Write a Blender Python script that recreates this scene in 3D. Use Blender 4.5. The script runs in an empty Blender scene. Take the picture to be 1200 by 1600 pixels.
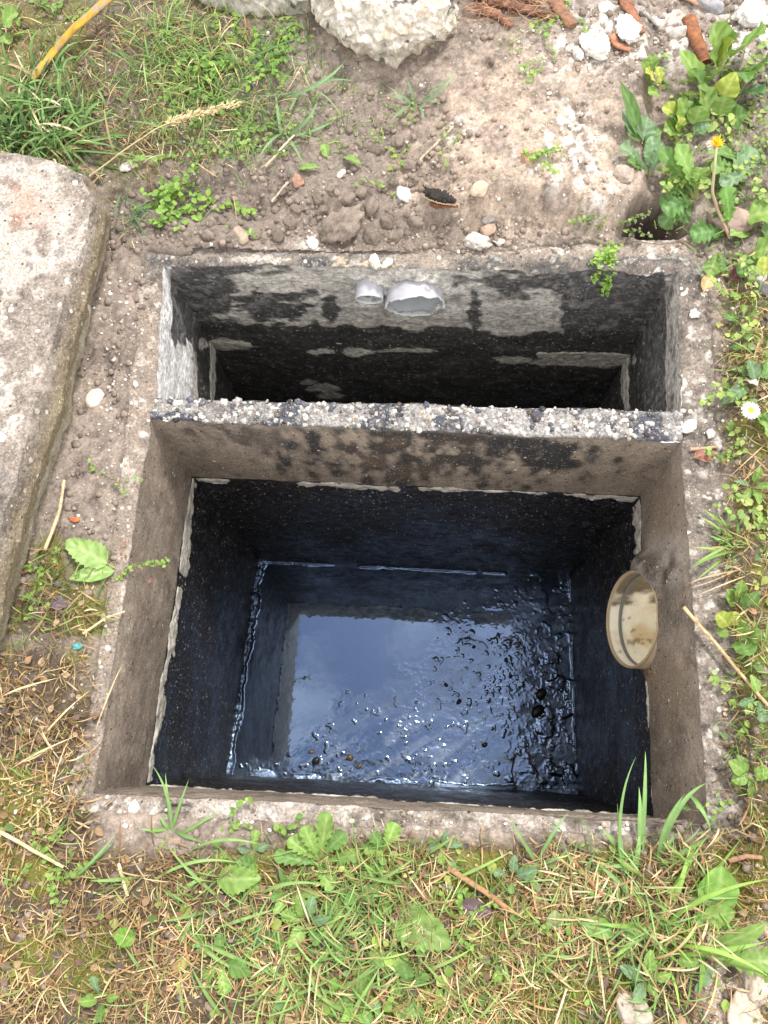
import bpy, math, numpy as np
from math import radians, pi, sin, cos

# ---------------------------------------------------------------- camera, sky, sun, exposure
S = bpy.context.scene
CAM_H, TILT, ROLL, FPX = 1.25, 0.2993, 0.094, 1239.6
_r = np.array([1.0, 0, 0]); _f = np.array([0, sin(TILT), -cos(TILT)]); _u = np.array([0, cos(TILT), sin(TILT)])
RX = _r*cos(ROLL) - _u*sin(ROLL)
UX = _r*sin(ROLL) + _u*cos(ROLL)
cam_d = bpy.data.cameras.new('camera'); cam = bpy.data.objects.new('camera', cam_d)
S.collection.objects.link(cam); S.camera = cam
cam_d.sensor_fit = 'VERTICAL'; cam_d.sensor_height = 36.0; cam_d.sensor_width = 27.0
cam_d.lens = 36.0*FPX/1600.0; cam_d.clip_start = 0.02; cam_d.clip_end = 500
from mathutils import Matrix, Vector
cam.matrix_world = Matrix(((RX[0], UX[0], -_f[0], 0), (RX[1], UX[1], -_f[1], 0), (RX[2], UX[2], -_f[2], CAM_H), (0, 0, 0, 1)))

SUN_EL, SUN_AZ = radians(62), radians(38)       # azimuth clockwise from +Y
W = bpy.data.worlds.new('World'); S.world = W; W.use_nodes = True
nt = W.node_tree; nt.nodes.clear()
wo = nt.nodes.new('ShaderNodeOutputWorld'); bg = nt.nodes.new('ShaderNodeBackground')
sky = nt.nodes.new('ShaderNodeTexSky'); sky.sky_type = 'NISHITA'; sky.sun_disc = False
sky.sun_elevation = SUN_EL; sky.sun_rotation = SUN_AZ; sky.air_density = 1.0; sky.dust_density = 1.5; sky.ozone_density = 1.5
tc = nt.nodes.new('ShaderNodeTexCoord')
sep = nt.nodes.new('ShaderNodeSeparateXYZ'); nt.links.new(tc.outputs['Generated'], sep.inputs[0])
mz = nt.nodes.new('ShaderNodeMath'); mz.operation = 'MAXIMUM'; mz.inputs[1].default_value = 0.12; nt.links.new(sep.outputs['Z'], mz.inputs[0])
cmb = nt.nodes.new('ShaderNodeCombineXYZ')
for k in 'XY':
    d = nt.nodes.new('ShaderNodeMath'); d.operation = 'DIVIDE'
    nt.links.new(sep.outputs[k], d.inputs[0]); nt.links.new(mz.outputs[0], d.inputs[1]); nt.links.new(d.outputs[0], cmb.inputs[k])
ns = nt.nodes.new('ShaderNodeTexNoise'); ns.inputs['Scale'].default_value = 3.2; ns.inputs['Detail'].default_value = 7
ns.inputs['Roughness'].default_value = 0.55; ns.inputs['Distortion'].default_value = 0.6
nt.links.new(cmb.outputs[0], ns.inputs['Vector'])
rp = nt.nodes.new('ShaderNodeValToRGB'); rp.color_ramp.elements[0].position = 0.47; rp.color_ramp.elements[1].position = 0.74
nt.links.new(ns.outputs['Fac'], rp.inputs['Fac'])
mx = nt.nodes.new('ShaderNodeMix'); mx.data_type = 'RGBA'
hz_ = nt.nodes.new('ShaderNodeMapRange'); hz_.inputs['From Min'].default_value = 0.93; hz_.inputs['From Max'].default_value = 0.80
nt.links.new(sep.outputs['Z'], hz_.inputs['Value'])
mxf = nt.nodes.new('ShaderNodeMath'); mxf.operation = 'MULTIPLY_ADD'; mxf.use_clamp = True; mxf.inputs[1].default_value = 0.75
ad_ = nt.nodes.new('ShaderNodeMath'); ad_.operation = 'MULTIPLY_ADD'; ad_.inputs[1].default_value = 0.85; ad_.inputs[2].default_value = 0.06; nt.links.new(rp.outputs['Color'], ad_.inputs[0])
nt.links.new(hz_.outputs[0], mxf.inputs[0]); nt.links.new(ad_.outputs[0], mxf.inputs[2])
nt.links.new(mxf.outputs[0], mx.inputs['Factor']); nt.links.new(sky.outputs[0], mx.inputs['A'])
mx.inputs['B'].default_value = (13.5, 12.8, 12.0, 1)
nt.links.new(mx.outputs['Result'], bg.inputs['Color']); bg.inputs['Strength'].default_value = 0.125
nt.links.new(bg.outputs[0], wo.inputs['Surface'])

sd = bpy.data.lights.new('sun', 'SUN'); sun = bpy.data.objects.new('sun', sd); S.collection.objects.link(sun)
sd.energy = 2.9; sd.angle = radians(7); sd.color = (1.0, 0.955, 0.88)
_sv = Vector((sin(SUN_AZ)*cos(SUN_EL), cos(SUN_AZ)*cos(SUN_EL), sin(SUN_EL)))
sun.rotation_euler = _sv.to_track_quat('Z', 'Y').to_euler(); sun.location = _sv*6
S.view_settings.view_transform = 'Standard'; S.view_settings.look = 'None'
S.view_settings.exposure = 0.50; S.view_settings.gamma = 1.0; S.view_settings.use_curve_mapping = False
S.render.engine = 'CYCLES'; S.render.resolution_x = 768; S.render.resolution_y = 1024

rng = np.random.default_rng(11)

# ---------------------------------------------------------------- projection helpers
def proj(P):
    d = np.asarray(P, float) - np.array([0, 0, CAM_H])
    w = d @ _f
    w = np.where(w < 1e-3, 1e-3, w)
    return 600 + FPX*(d @ RX)/w, 800 - FPX*(d @ UX)/w
def U(px, py, z=0.0):
    px = np.asarray(px, float); py = np.asarray(py, float); z = np.asarray(z, float)
    d = ((px-600)/FPX)[..., None]*RX + ((800-py)/FPX)[..., None]*UX + _f
    t = (z-CAM_H)/d[..., 2]
    return np.array([0, 0, CAM_H]) + d*t[..., None]

# ---------------------------------------------------------------- noise
def _h(ix, iy, iz, seed):
    h = (ix.astype(np.int64)*374761393 + iy.astype(np.int64)*668265263 + iz.astype(np.int64)*2147483647 + seed*1274126177) & 0xffffffff
    h = ((h ^ (h >> 13))*1274126177) & 0xffffffff
    h = ((h ^ (h >> 16))*2246822519) & 0xffffffff
    h = h ^ (h >> 15)
    return (h & 0xffffff)/float(0x1000000)
def vnoise(P, s, seed=0):
    Q = np.asarray(P, float)*s
    I = np.floor(Q).astype(np.int64); F = Q-I; F = F*F*(3-2*F)
    r = 0
    for a in (0, 1):
        for b in (0, 1):
            for c in (0, 1):
                w = (F[..., 0] if a else 1-F[..., 0])*(F[..., 1] if b else 1-F[..., 1])*(F[..., 2] if c else 1-F[..., 2])
                r = r + w*_h(I[..., 0]+a, I[..., 1]+b, I[..., 2]+c, seed)
    return r*2-1
def fbm(P, s, o=4, seed=0, g=0.5):
    r = 0; a = 1.0; t = 0
    for k in range(o):
        r = r + a*vnoise(P, s*(2.03**k), seed+k*17); t += a; a *= g
    return r/t
def voro(x, y, s, seed=0):
    qx = x*s; qy = y*s; ix = np.floor(qx).astype(np.int64); iy = np.floor(qy).astype(np.int64)
    f1 = np.full(qx.shape, 9.0); f2 = np.full(qx.shape, 9.0); idv = np.zeros(qx.shape)
    z = np.zeros_like(ix)
    for a in (-1, 0, 1):
        for b in (-1, 0, 1):
            cx = ix+a; cy = iy+b
            jx = cx + _h(cx, cy, z, seed); jy = cy + _h(cx, cy, z, seed+5)
            d = np.hypot(jx-qx, jy-qy); m = d < f1
            f2 = np.where(m, f1, np.minimum(f2, d)); idv = np.where(m, _h(cx, cy, z, seed+9), idv); f1 = np.where(m, d, f1)
    return f1, f2, idv
def sm(a, b, x):
    t = np.clip((x-a)/(b-a), 0, 1); return t*t*(3-2*t)
def blob(px, py, cx, cy, rx, ry, n=0, soft=0.35):
    d = np.sqrt(((px-cx)/rx)**2 + ((py-cy)/ry)**2) + n
    return 1 - sm(1-soft, 1+soft, d)
def mixc(c, d, m):
    return c*(1-m[..., None]) + np.asarray(d)*m[..., None]

# ---------------------------------------------------------------- mesh accumulator and objects
class Acc:
    def __init__(s): s.v = []; s.q = []; s.t = []; s.c = []; s.n = 0
    def add(s, V, F, C):
        V = np.asarray(V, float).reshape(-1, 3); F = np.asarray(F, np.int64)
        C = np.asarray(C, float)
        if C.ndim == 1: C = np.tile(C, (len(V), 1))
        if C.shape[1] == 3: C = np.hstack([C, np.full((len(C), 1), 0.85)])
        s.v.append(V); s.c.append(C)
        (s.q if F.shape[1] == 4 else s.t).append(F + s.n); s.n += len(V)
        return s
COL = S.collection
def build(name, acc, mat, parent=None, loc=None, smooth=True):
    V = np.concatenate(acc.v); C = np.concatenate(acc.c)
    if parent is not None: loc = np.array(parent.location)
    if loc is None: loc = np.zeros(3)
    V = V - loc
    q = np.concatenate(acc.q) if acc.q else np.zeros((0, 4), np.int64)
    t = np.concatenate(acc.t) if acc.t else np.zeros((0, 3), np.int64)
    me = bpy.data.meshes.new(name)
    me.vertices.add(len(V)); me.vertices.foreach_set('co', V.astype(np.float32).ravel())
    nl = q.size + t.size
    me.loops.add(nl); me.loops.foreach_set('vertex_index', np.concatenate([q.ravel(), t.ravel()]).astype(np.int32))
    me.polygons.add(len(q)+len(t))
    st = np.concatenate([np.arange(len(q))*4, len(q)*4 + np.arange(len(t))*3]).astype(np.int32)
    me.polygons.foreach_set('loop_start', st)
    me.polygons.foreach_set('use_smooth', np.full(len(st), smooth))
    me.update(calc_edges=True)
    a = me.color_attributes.new('Col', 'FLOAT_COLOR', 'POINT')
    a.data.foreach_set('color', np.clip(C, 0, 4).astype(np.float32).ravel())
    me.materials.append(mat)
    o = bpy.data.objects.new(name, me); COL.objects.link(o)
    if parent is not None: o.parent = parent
    else: o.location = loc
    return o
def tag(o, label=None, cat=None, group=None, kind=None):
    if label: o['label'] = label
    if cat: o['category'] = cat
    if group: o['group'] = group
    if kind: o['kind'] = kind
    return o
def empty(name, loc, label, cat, group=None):
    o = bpy.data.objects.new(name, None); COL.objects.link(o); o.location = tuple(loc); o.empty_display_size = 0.03
    return tag(o, label, cat, group)

# ---------------------------------------------------------------- materials
def mat(name, var=0.25, vscale=180, bump=0.4, bscale=260, bdist=0.002, speck=None, trans=0.0, spec=0.3, coat=0.0, speckvec=None, noisevec=(1, 1, 1), grains=()):
    m = bpy.data.materials.new(name); m.use_nodes = True; n = m.node_tree; L = n.links
    b = n.nodes['Principled BSDF']; out = n.nodes['Material Output']
    at = n.nodes.new('ShaderNodeAttribute'); at.attribute_name = 'Col'
    t = n.nodes.new('ShaderNodeTexCoord')
    mp = n.nodes.new('ShaderNodeMapping'); mp.inputs['Scale'].default_value = noisevec; L.new(t.outputs['Object'], mp.inputs['Vector'])
    nz = n.nodes.new('ShaderNodeTexNoise'); nz.inputs['Scale'].default_value = vscale; nz.inputs['Detail'].default_value = 5; nz.inputs['Roughness'].default_value = 0.65
    L.new(mp.outputs[0], nz.inputs['Vector'])
    mr = n.nodes.new('ShaderNodeMapRange'); mr.inputs['From Min'].default_value = 0.3; mr.inputs['From Max'].default_value = 0.7
    mr.inputs['To Min'].default_value = 1-var; mr.inputs['To Max'].default_value = 1+var; L.new(nz.outputs['Fac'], mr.inputs['Value'])
    vm = n.nodes.new('ShaderNodeVectorMath'); vm.operation = 'SCALE'; L.new(at.outputs['Color'], vm.inputs[0]); L.new(mr.outputs[0], vm.inputs['Scale'])
    colout = vm.outputs[0]
    if speck:
        for (sc, thr, col) in speck:
            nn = n.nodes.new('ShaderNodeTexNoise'); nn.inputs['Scale'].default_value = sc; nn.inputs['Detail'].default_value = 2
            if speckvec:
                m2 = n.nodes.new('ShaderNodeMapping'); m2.inputs['Scale'].default_value = speckvec; L.new(t.outputs['Object'], m2.inputs['Vector']); L.new(m2.outputs[0], nn.inputs['Vector'])
            else: L.new(t.outputs['Object'], nn.inputs['Vector'])
            r = n.nodes.new('ShaderNodeMapRange'); r.inputs['From Min'].default_value = thr; r.inputs['From Max'].default_value = thr+0.05; L.new(nn.outputs['Fac'], r.inputs['Value'])
            mi = n.nodes.new('ShaderNodeMix'); mi.data_type = 'RGBA'; L.new(r.outputs[0], mi.inputs['Factor']); L.new(colout, mi.inputs['A']); mi.inputs['B'].default_value = (*col, 1)
            colout = mi.outputs['Result']
    for (sc, size, thr, col, vec) in grains:
        m3 = n.nodes.new('ShaderNodeMapping'); m3.inputs['Scale'].default_value = vec; L.new(t.outputs['Object'], m3.inputs['Vector'])
        vo = n.nodes.new('ShaderNodeTexVoronoi'); vo.inputs['Scale'].default_value = sc; L.new(m3.outputs[0], vo.inputs['Vector'])
        sp = n.nodes.new('ShaderNodeSeparateColor'); L.new(vo.outputs['Color'], sp.inputs[0])
        r1 = n.nodes.new('ShaderNodeMapRange'); r1.inputs['From Min'].default_value = thr; r1.inputs['From Max'].default_value = 1.0; r1.inputs['To Max'].default_value = size; L.new(sp.outputs[0], r1.inputs['Value'])
        dd_ = n.nodes.new('ShaderNodeMath'); dd_.operation = 'SUBTRACT'; L.new(r1.outputs[0], dd_.inputs[0]); L.new(vo.outputs['Distance'], dd_.inputs[1])
        r2 = n.nodes.new('ShaderNodeMapRange'); r2.inputs['From Min'].default_value = 0.0; r2.inputs['From Max'].default_value = 0.06; L.new(dd_.outputs[0], r2.inputs['Value'])
        mi = n.nodes.new('ShaderNodeMix'); mi.data_type = 'RGBA'; L.new(r2.outputs[0], mi.inputs['Factor']); L.new(colout, mi.inputs['A'])
        v3 = n.nodes.new('ShaderNodeVectorMath'); v3.operation = 'SCALE'; v3.inputs[0].default_value = col
        r3 = n.nodes.new('ShaderNodeMapRange'); r3.inputs['To Min'].default_value = 0.45; r3.inputs['To Max'].default_value = 1.2; L.new(sp.outputs[1], r3.inputs['Value']); L.new(r3.outputs[0], v3.inputs['Scale'])
        L.new(v3.outputs[0], mi.inputs['B']); colout = mi.outputs['Result']
    L.new(colout, b.inputs['Base Color']); L.new(at.outputs['Alpha'], b.inputs['Roughness'])
    b.inputs['Specular IOR Level'].default_value = spec
    if coat: b.inputs['Coat Weight'].default_value = coat; b.inputs['Coat Roughness'].default_value = 0.15
    if bump:
        nb = n.nodes.new('ShaderNodeTexNoise'); nb.inputs['Scale'].default_value = bscale; nb.inputs['Detail'].default_value = 6; nb.inputs['Roughness'].default_value = 0.7
        L.new(mp.outputs[0], nb.inputs['Vector'])
        bp = n.nodes.new('ShaderNodeBump'); bp.inputs['Strength'].default_value = bump; bp.inputs['Distance'].default_value = bdist
        L.new(nb.outputs['Fac'], bp.inputs['Height']); L.new(bp.outputs[0], b.inputs['Normal'])
    if trans:
        tr = n.nodes.new('ShaderNodeBsdfTranslucent'); L.new(colout, tr.inputs['Color'])
        ms = n.nodes.new('ShaderNodeMixShader'); ms.inputs[0].default_value = trans
        L.new(b.outputs[0], ms.inputs[1]); L.new(tr.outputs[0], ms.inputs[2]); L.new(ms.outputs[0], out.inputs['Surface'])
    return m
M_soil = mat('soil', 0.35, 220, 0.7, 240, 0.003, speck=[(330, 0.70, (0.62, 0.57, 0.50)), (150, 0.74, (0.60, 0.56, 0.52))])
M_crumb = mat('soil_crumbs', 0.3, 300, 0.6, 400, 0.002, speck=[(500, 0.72, (0.55, 0.5, 0.45))])
M_conc = mat('weathered_concrete', 0.5, 240, 0.9, 260, 0.002, grains=[(90, 0.45, 0.7, (0.50, 0.47, 0.43), (1, 1, 1)), (120, 0.35, 0.8, (0.10, 0.085, 0.07), (1, 1, 1))], speck=[(260, 0.68, (0.66, 0.63, 0.58)), (520, 0.68, (0.6, 0.58, 0.55))])
M_brown = mat('stained_concrete', 0.4, 230, 0.6, 260, 0.002, speck=[(210, 0.68, (0.46, 0.42, 0.37)), (420, 0.65, (0.36, 0.32, 0.28))], grains=[(110, 0.35, 0.80, (0.50, 0.46, 0.40), (1, 1, 0.8)), (260, 0.42, 0.72, (0.40, 0.36, 0.31), (1, 1, 0.8)), (200, 0.4, 0.8, (0.05, 0.04, 0.03), (1, 1, 0.5))])
M_tar = mat('bitumen_coating', 0.5, 150, 0.6, 190, 0.002, speck=[(190, 0.655, (0.26, 0.26, 0.27)), (330, 0.64, (0.12, 0.12, 0.13))], spec=0.18, speckvec=(1, 1, 0.7), grains=[(150, 0.42, 0.72, (0.32, 0.33, 0.35), (1, 1, 0.6)), (330, 0.45, 0.75, (0.16, 0.165, 0.18), (1, 1, 0.6))])
M_tar.node_tree.nodes['Principled BSDF'].inputs['Specular Tint'].default_value = (1.0, 0.78, 0.58, 1)
M_mix = mat('tar_smeared_concrete', 0.55, 170, 0.8, 230, 0.003, speck=[(300, 0.70, (0.36, 0.36, 0.36))], spec=0.3, noisevec=(0.6, 0.6, 1), grains=[(170, 0.42, 0.72, (0.40, 0.40, 0.41), (1, 1, 1)), (360, 0.45, 0.7, (0.22, 0.22, 0.23), (1, 1, 1))])
M_mortar = mat('white_mortar', 0.3, 200, 0.7, 260, 0.002)
M_agg = mat('exposed_aggregate', 0.65, 260, 0.8, 260, 0.003, speck=[(170, 0.68, (0.5, 0.48, 0.46)), (320, 0.66, (0.55, 0.53, 0.5))], spec=0.4)
M_stone = mat('stone', 0.2, 160, 0.4, 300, 0.0015)
M_rough = mat('broken_concrete', 0.3, 120, 0.9, 150, 0.004, speck=[(90, 0.70, (0.10, 0.09, 0.08))])
M_leaf = mat('leaf', 0.14, 90, 0.35, 160, 0.0015, trans=0.28, spec=0.4)
M_grass = mat('grass_blade', 0.15, 60, 0.0, trans=0.25, spec=0.3)
M_straw = mat('dry_straw', 0.25, 120, 0.0, trans=0.12, spec=0.2)
M_wood = mat('bark', 0.4, 120, 0.8, 160, 0.003)
M_plast = mat('grimy_plastic', 0.06, 60, 0.1, 300, 0.0005, spec=0.5)
M_paint = mat('chipped_paint', 0.12, 200, 0.3, 200, 0.001, spec=0.4)

# liquid: an oily black film
M_liq = bpy.data.materials.new('black_oily_liquid'); M_liq.use_nodes = True
n = M_liq.node_tree; L = n.links; b = n.nodes['Principled BSDF']
at = n.nodes.new('ShaderNodeAttribute'); at.attribute_name = 'Col'
L.new(at.outputs['Color'], b.inputs['Base Color']); L.new(at.outputs['Alpha'], b.inputs['Roughness'])
b.inputs['Specular IOR Level'].default_value = 0.5; b.inputs['IOR'].default_value = 4.0
b.inputs['Specular Tint'].default_value = (0.50, 0.69, 1.0, 1)
tx = n.nodes.new('ShaderNodeTexCoord'); nb = n.nodes.new('ShaderNodeTexNoise'); nb.inputs['Scale'].default_value = 14; nb.inputs['Detail'].default_value = 3
L.new(tx.outputs['Object'], nb.inputs['Vector']); bp = n.nodes.new('ShaderNodeBump'); bp.inputs['Strength'].default_value = 0.08; bp.inputs['Distance'].default_value = 0.004
L.new(nb.outputs['Fac'], bp.inputs['Height']); L.new(bp.outputs[0], b.inputs['Normal'])

# ---------------------------------------------------------------- tank key points (metres, read off by projection)
DS, DL = 0.282, 0.993
def K(px, py, z=0): return U(px, py, z)
bL, bR = K(255, 412), K(1058, 425)
pL, pR = K(244, 622), K(1068, 642)
fL, fR = K(235, 656), K(1066, 690)
nL, nR = K(147, 1238), K(1107, 1290)
sfL, sfR, snR, snL = K(300, 745, -DS), K(1000, 775, -DS), K(1020, 1276, -DS), K(228, 1226, -DS)
lfL, lfR, lnR, lnL = K(405, 876, -DL), K(891, 900, -DL), K(903, 1240, -DL), K(355, 1210, -DL)
sbL, sbR = K(328, 530, -DS), K(984, 551, -DS)
def drop(p, z): return np.array([p[0], p[1], z])
spL, spR = drop(pL, -DS) + (sbL-drop(bL, -DS)), drop(pR, -DS) + (sbR-drop(bR, -DS))
lbL, lbR = drop(sbL, -DL-0.02), drop(sbR, -DL-0.02); lpL, lpR = drop(spL, -DL-0.02), drop(spR, -DL-0.02)
# outer edge of the rim
obL, obR, onR, onL = K(200, 365), K(1108, 376), K(1182, 1330), K(78, 1288)
opL, opR = K(175, 622), K(1128, 642); ofL, ofR = K(165, 656), K(1132, 690)

def edge_sd(x, y):
    """signed distance inside the rim's outer outline (positive inside), metres"""
    P = [obL, obR, onR, onL]; d = np.full(np.shape(x), 1e9)
    for i in range(4):
        a, c = P[i], P[(i+1) % 4]; e = (c-a)[:2]; e = e/np.hypot(*e)
        nx, ny = e[1], -e[0]
        d = np.minimum(d, (x-a[0])*nx + (y-a[1])*ny)
    return d

# ---------------------------------------------------------------- ground
def ground_h(x, y):
    x = np.asarray(x, float); y = np.asarray(y, float)
    P = np.stack([x, y, np.zeros_like(x)], -1)
    qx, qy = proj(P)
    far = np.hypot(x, y-0.5)
    n1 = fbm(P, 6, 3, 3); n2 = fbm(P, 22, 3, 8)
    h = 0.012*n1 + 0.006*n2 + 0.008
    # bank of clay behind the tank
    fr = 372 + 14*vnoise(P, 9, 5) - 6*sm(900, 1000, qx)
    wx = sm(600, 720, qx)*(1-sm(985, 1010, qx))
    h = h + wx*0.055*sm(0, 42, fr-qy) + 0.03*sm(0, 120, 380-qy)*(1-wx) + 0.02*sm(100, 300, fr-qy)
    h = h + 0.022*sm(1135, 1175, qx) * (qy > 380) + 0.012*sm(1310, 1370, qy)
    # gap in the soil behind the right corner
    h = h - 0.15*blob(qx, qy, 1020, 352, 44, 26, 0.25*vnoise(P, 30, 6), 0.3)
    h = h - 0.012*blob(qx, qy, 690, 318, 40, 22, 0, 0.6) - 0.02*blob(qx, qy, 345, 320, 110, 28, 0.2*n2, 0.5)
    # soft scour under block
    h = np.where(far > 3, 0.01 + 0.3*fbm(P, 0.15, 2, 4)*sm(3, 12, far), h)
    # ground dips below the rim, with an irregular covering edge
    s = edge_sd(x, y)
    left = (qx < 300)*(qy > 420); back = (qy < 500)
    cover = 0.008 + 0.012*fbm(P, 24, 3, 31) + 0.030*left*(sm(420, 560, qy)*(1-sm(1120, 1230, qy))) + 0.004*left
    cover = np.minimum(cover, 0.040) + back*(0.012*(qx < 620) + 0.022*blob(qx, qy, 480, 385, 330, 60, 0, 0.5)) + 0.006*(qy > 1250)
    tt = s - cover
    h = h*(1-sm(-0.012, 0.004, tt)) + (0.006+0.004*n2)*(sm(-0.012, 0.004, tt)) - 0.06*sm(0, 0.014, tt)
    return h
def G(px, py, dz=0.0):
    px = np.asarray(px, float); py = np.asarray(py, float); z = np.zeros(px.shape)
    for k in range(4):
        p = U(px, py, z); z = 0.2*z + 0.8*np.maximum(ground_h(p[..., 0], p[..., 1]), -0.02*(edge_sd(p[..., 0], p[..., 1]) > 0)-0.2*(edge_sd(p[..., 0], p[..., 1]) <= 0))
    z = np.where(edge_sd(p[..., 0], p[..., 1]) > 0.02, np.maximum(z, 0.0), z)
    return U(px, py, z+dz)

def m_thatch(qx, qy, P):
    n = fbm(P, 9, 3, 41)
    a = sm(1300, 1345, qy + 30*n) * (1-sm(1080, 1150, qx+25*n)*sm(1430, 1490, qy+30*n))
    c = (1-sm(120, 175, qx+30*n))*sm(985, 1070, qy+40*n)
    d = 0.8*(1-sm(165, 235, qx+40*n))*sm(820, 850, qy+40*n)*(1-sm(985, 1000, qy))*(0.4+0.6*(n > -.1))
    e = 0.75*sm(1120, 1150, qx+14*n)*sm(380, 470, qy)
    g = 0.6*(1-sm(300, 520, qx+0.4*qy+60*n))*(1-sm(200, 330, qy+30*n))
    return np.clip(np.maximum.reduce([a, c, d, e, g]), 0, 1)

def axis(lo, hi, step, out, k):
    a = list(np.arange(lo, hi+1e-6, step)); s = step; x = hi
    r = []
    while x < out: s *= k; x += s; r.append(x)
    s = step; x = lo; l = []
    while x > -out: s *= k; x -= s; l.append(x)
    return np.array(l[::-1]+a+r)
gx = axis(-0.98, 0.98, 0.0028, 60, 1.12); gy = axis(-0.50, 1.72, 0.0028, 60, 1.12)
X, Y = np.meshgrid(gx, gy)
x = X.ravel(); y = Y.ravel()
h = ground_h(x, y)
P0 = np.stack([x, y, np.zeros_like(x)], -1)
qx, qy = proj(np.stack([x, y, h], -1))
far = np.hypot(x, y-0.5); near = 1-sm(2.2, 3.0, far)
crumbm = np.clip(blob(qx, qy, 560, 300, 210, 130, 0.3*fbm(P0, 12, 3, 71), 0.5) + blob(qx, qy, 330, 350, 150, 60, 0, 0.6)*0.8 + 0.25, 0, 1)*(1-sm(690, 780, qx)*0.7*(qy < 372))
f1, f2, idv = voro(x, y, 95, 3); g1, g2, idg = voro(x + 0.01*fbm(P0, 30, 2, 9), y, 38, 7)
micro = near*(crumbm*(0.0050*(0.6-f1)*(idv > 0.3) + 0.008*(0.6-g1)*(idg > 0.55)) + 0.0022*fbm(P0, 110, 4, 21) + 0.004*fbm(P0, 35, 3, 22))
clay = blob(qx, qy, 820, 230, 190, 150, 0.25*fbm(P0, 10, 3, 51), 0.35)*(qy < 372)
f3, f4, id3 = voro(x + 0.02*fbm(P0, 20, 2, 19), y*1.6, 22, 13)
micro = micro + clay*near*(0.006*(0.6-f3)-0.004)
micro = micro + near*0.0022*sm(0.0, 0.3, fbm(P0, 75, 4, 66))*(qy < 372)*(qx > 640)
h2 = h + micro*(1-sm(0.01, 0.03, edge_sd(x, y)))
n1 = fbm(P0, 7, 4, 61); n2 = fbm(P0, 40, 4, 62); n3 = fbm(P0, 150, 3, 63)
c = np.tile(np.array([0.25, 0.207, 0.178]), (len(x), 1))*(1+0.35*n1+0.6*n2+0.5*n3)[:, None]
c = mixc(c, (0.175, 0.145, 0.122), np.clip(crumbm*0.75*(0.75+n2), 0, 1))
c = mixc(c, np.array([0.345, 0.278, 0.225])*(1+0.5*n2+0.5*n3)[:, None], np.clip(clay*(0.8+0.6*n2), 0, 1))
# lime and mortar dust spilt on the clay
for (cx, cy, r1, r2) in ((718, 205, 20, 26), (890, 188, 38, 30), (870, 235, 60, 40), (940, 215, 16, 12), (895, 70, 60, 50), (925, 290, 46, 50), (1020, 60, 120, 50), (630, 300, 10, 16), (1180, 50, 50, 50), (560, 410, 60, 8), (490, 380, 30, 14), (300, 195, 50, 20)):
    c = mixc(c, (0.58, 0.55, 0.52), 0.8*blob(qx, qy, cx, cy, r1, r2, 0.5*n2, 0.7)*sm(-0.02, 0.22, fbm(P0, 75, 4, 66)))
c = mixc(c, (0.42, 0.20, 0.12), 0.6*blob(qx, qy, 830, 240, 18, 12, 0.5*n2, 0.3))
th = m_thatch(qx, qy, P0)
c = mixc(c, np.array([0.075, 0.055, 0.035]), np.clip(th*(0.9+0.5*n2), 0, 1))
sand = sm(1085, 1150, qx+25*n1+12*n2)*sm(1410, 1480, qy+30*n1)
c = mixc(c, np.array([0.52, 0.44, 0.37]), np.clip(sand*(1+0.5*n2), 0, 1))
moss = np.clip(th*sm(0.02, 0.3, fbm(P0, 9, 3, 77))*1.0 + sm(1118, 1150, qx)*sm(430, 500, qy)*sm(-0.1, 0.2, n2)*0.8, 0, 1)*(1-sand)
c = mixc(c, (0.15, 0.16, 0.025), moss*0.75)
c = mixc(c, (0.16, 0.16, 0.06), sm(2.2, 4, far))
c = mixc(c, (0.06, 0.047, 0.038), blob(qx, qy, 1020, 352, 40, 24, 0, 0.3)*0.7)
c = np.clip(c, 0.01, 1)
C4 = np.hstack([c, np.full((len(c), 1), 0.92)])
nx_, ny_ = len(gx), len(gy)
I = (np.arange(ny_-1)[:, None]*nx_ + np.arange(nx_-1)[None, :]).ravel()
F = np.stack([I, I+1, I+1+nx_, I+nx_], -1)
s = edge_sd(x, y)
F = F[(s[F].min(1) < np.where((qx[F[:, 0]] < 300) & (qy[F[:, 0]] < 1200), 0.048, 0.034))]
used = np.zeros(len(x), bool); used[F.ravel()] = True; remap = np.cumsum(used)-1
a = Acc(); a.add(np.stack([x, y, h2], -1)[used], remap[F], C4[used])
tag(build('ground', a, M_soil), kind='structure')

# ---------------------------------------------------------------- tank shell
def vdisp(P, amp, seed=200):
    return amp*np.stack([fbm(P, 12, 3, seed)*2.2 + 1.0*fbm(P, 60, 4, seed+1), fbm(P, 12, 3, seed+2)*2.2 + 1.0*fbm(P, 60, 4, seed+3), fbm(P, 14, 3, seed+4) + 0.9*fbm(P, 60, 4, seed+5)], -1)
def patch(A, B, C, D, res=0.004, amp=0.002, fnv=None):
    """A-B top edge, C-D bottom edge; A above C"""
    A, B, C, D = map(np.asarray, (A, B, C, D))
    nu = max(2, int(max(np.linalg.norm(B-A), np.linalg.norm(D-C))/res)); nv = max(2, int(max(np.linalg.norm(C-A), np.linalg.norm(D-B))/res))
    nv = fnv or nv
    u, v = np.meshgrid(np.linspace(0, 1, nu+1), np.linspace(0, 1, nv+1)); u = u.ravel()[:, None]; v = v.ravel()[:, None]
    P = (A*(1-u)+B*u)*(1-v) + (C*(1-u)+D*u)*v
    I = (np.arange(nv)[:, None]*(nu+1) + np.arange(nu)[None, :]).ravel()
    F = np.stack([I, I+nu+1, I+nu+2, I+1], -1)
    nrm = np.cross(B-A, C-A); nrm = nrm/np.linalg.norm(nrm)
    return P, F, u[:, 0], v[:, 0], nrm
def rnd(c, r): return np.hstack([np.clip(c, 0.002, 1), np.broadcast_to(np.asarray(r, float).reshape(-1, 1) if np.ndim(r) else np.full((len(c), 1), r), (len(c), 1))])

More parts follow.
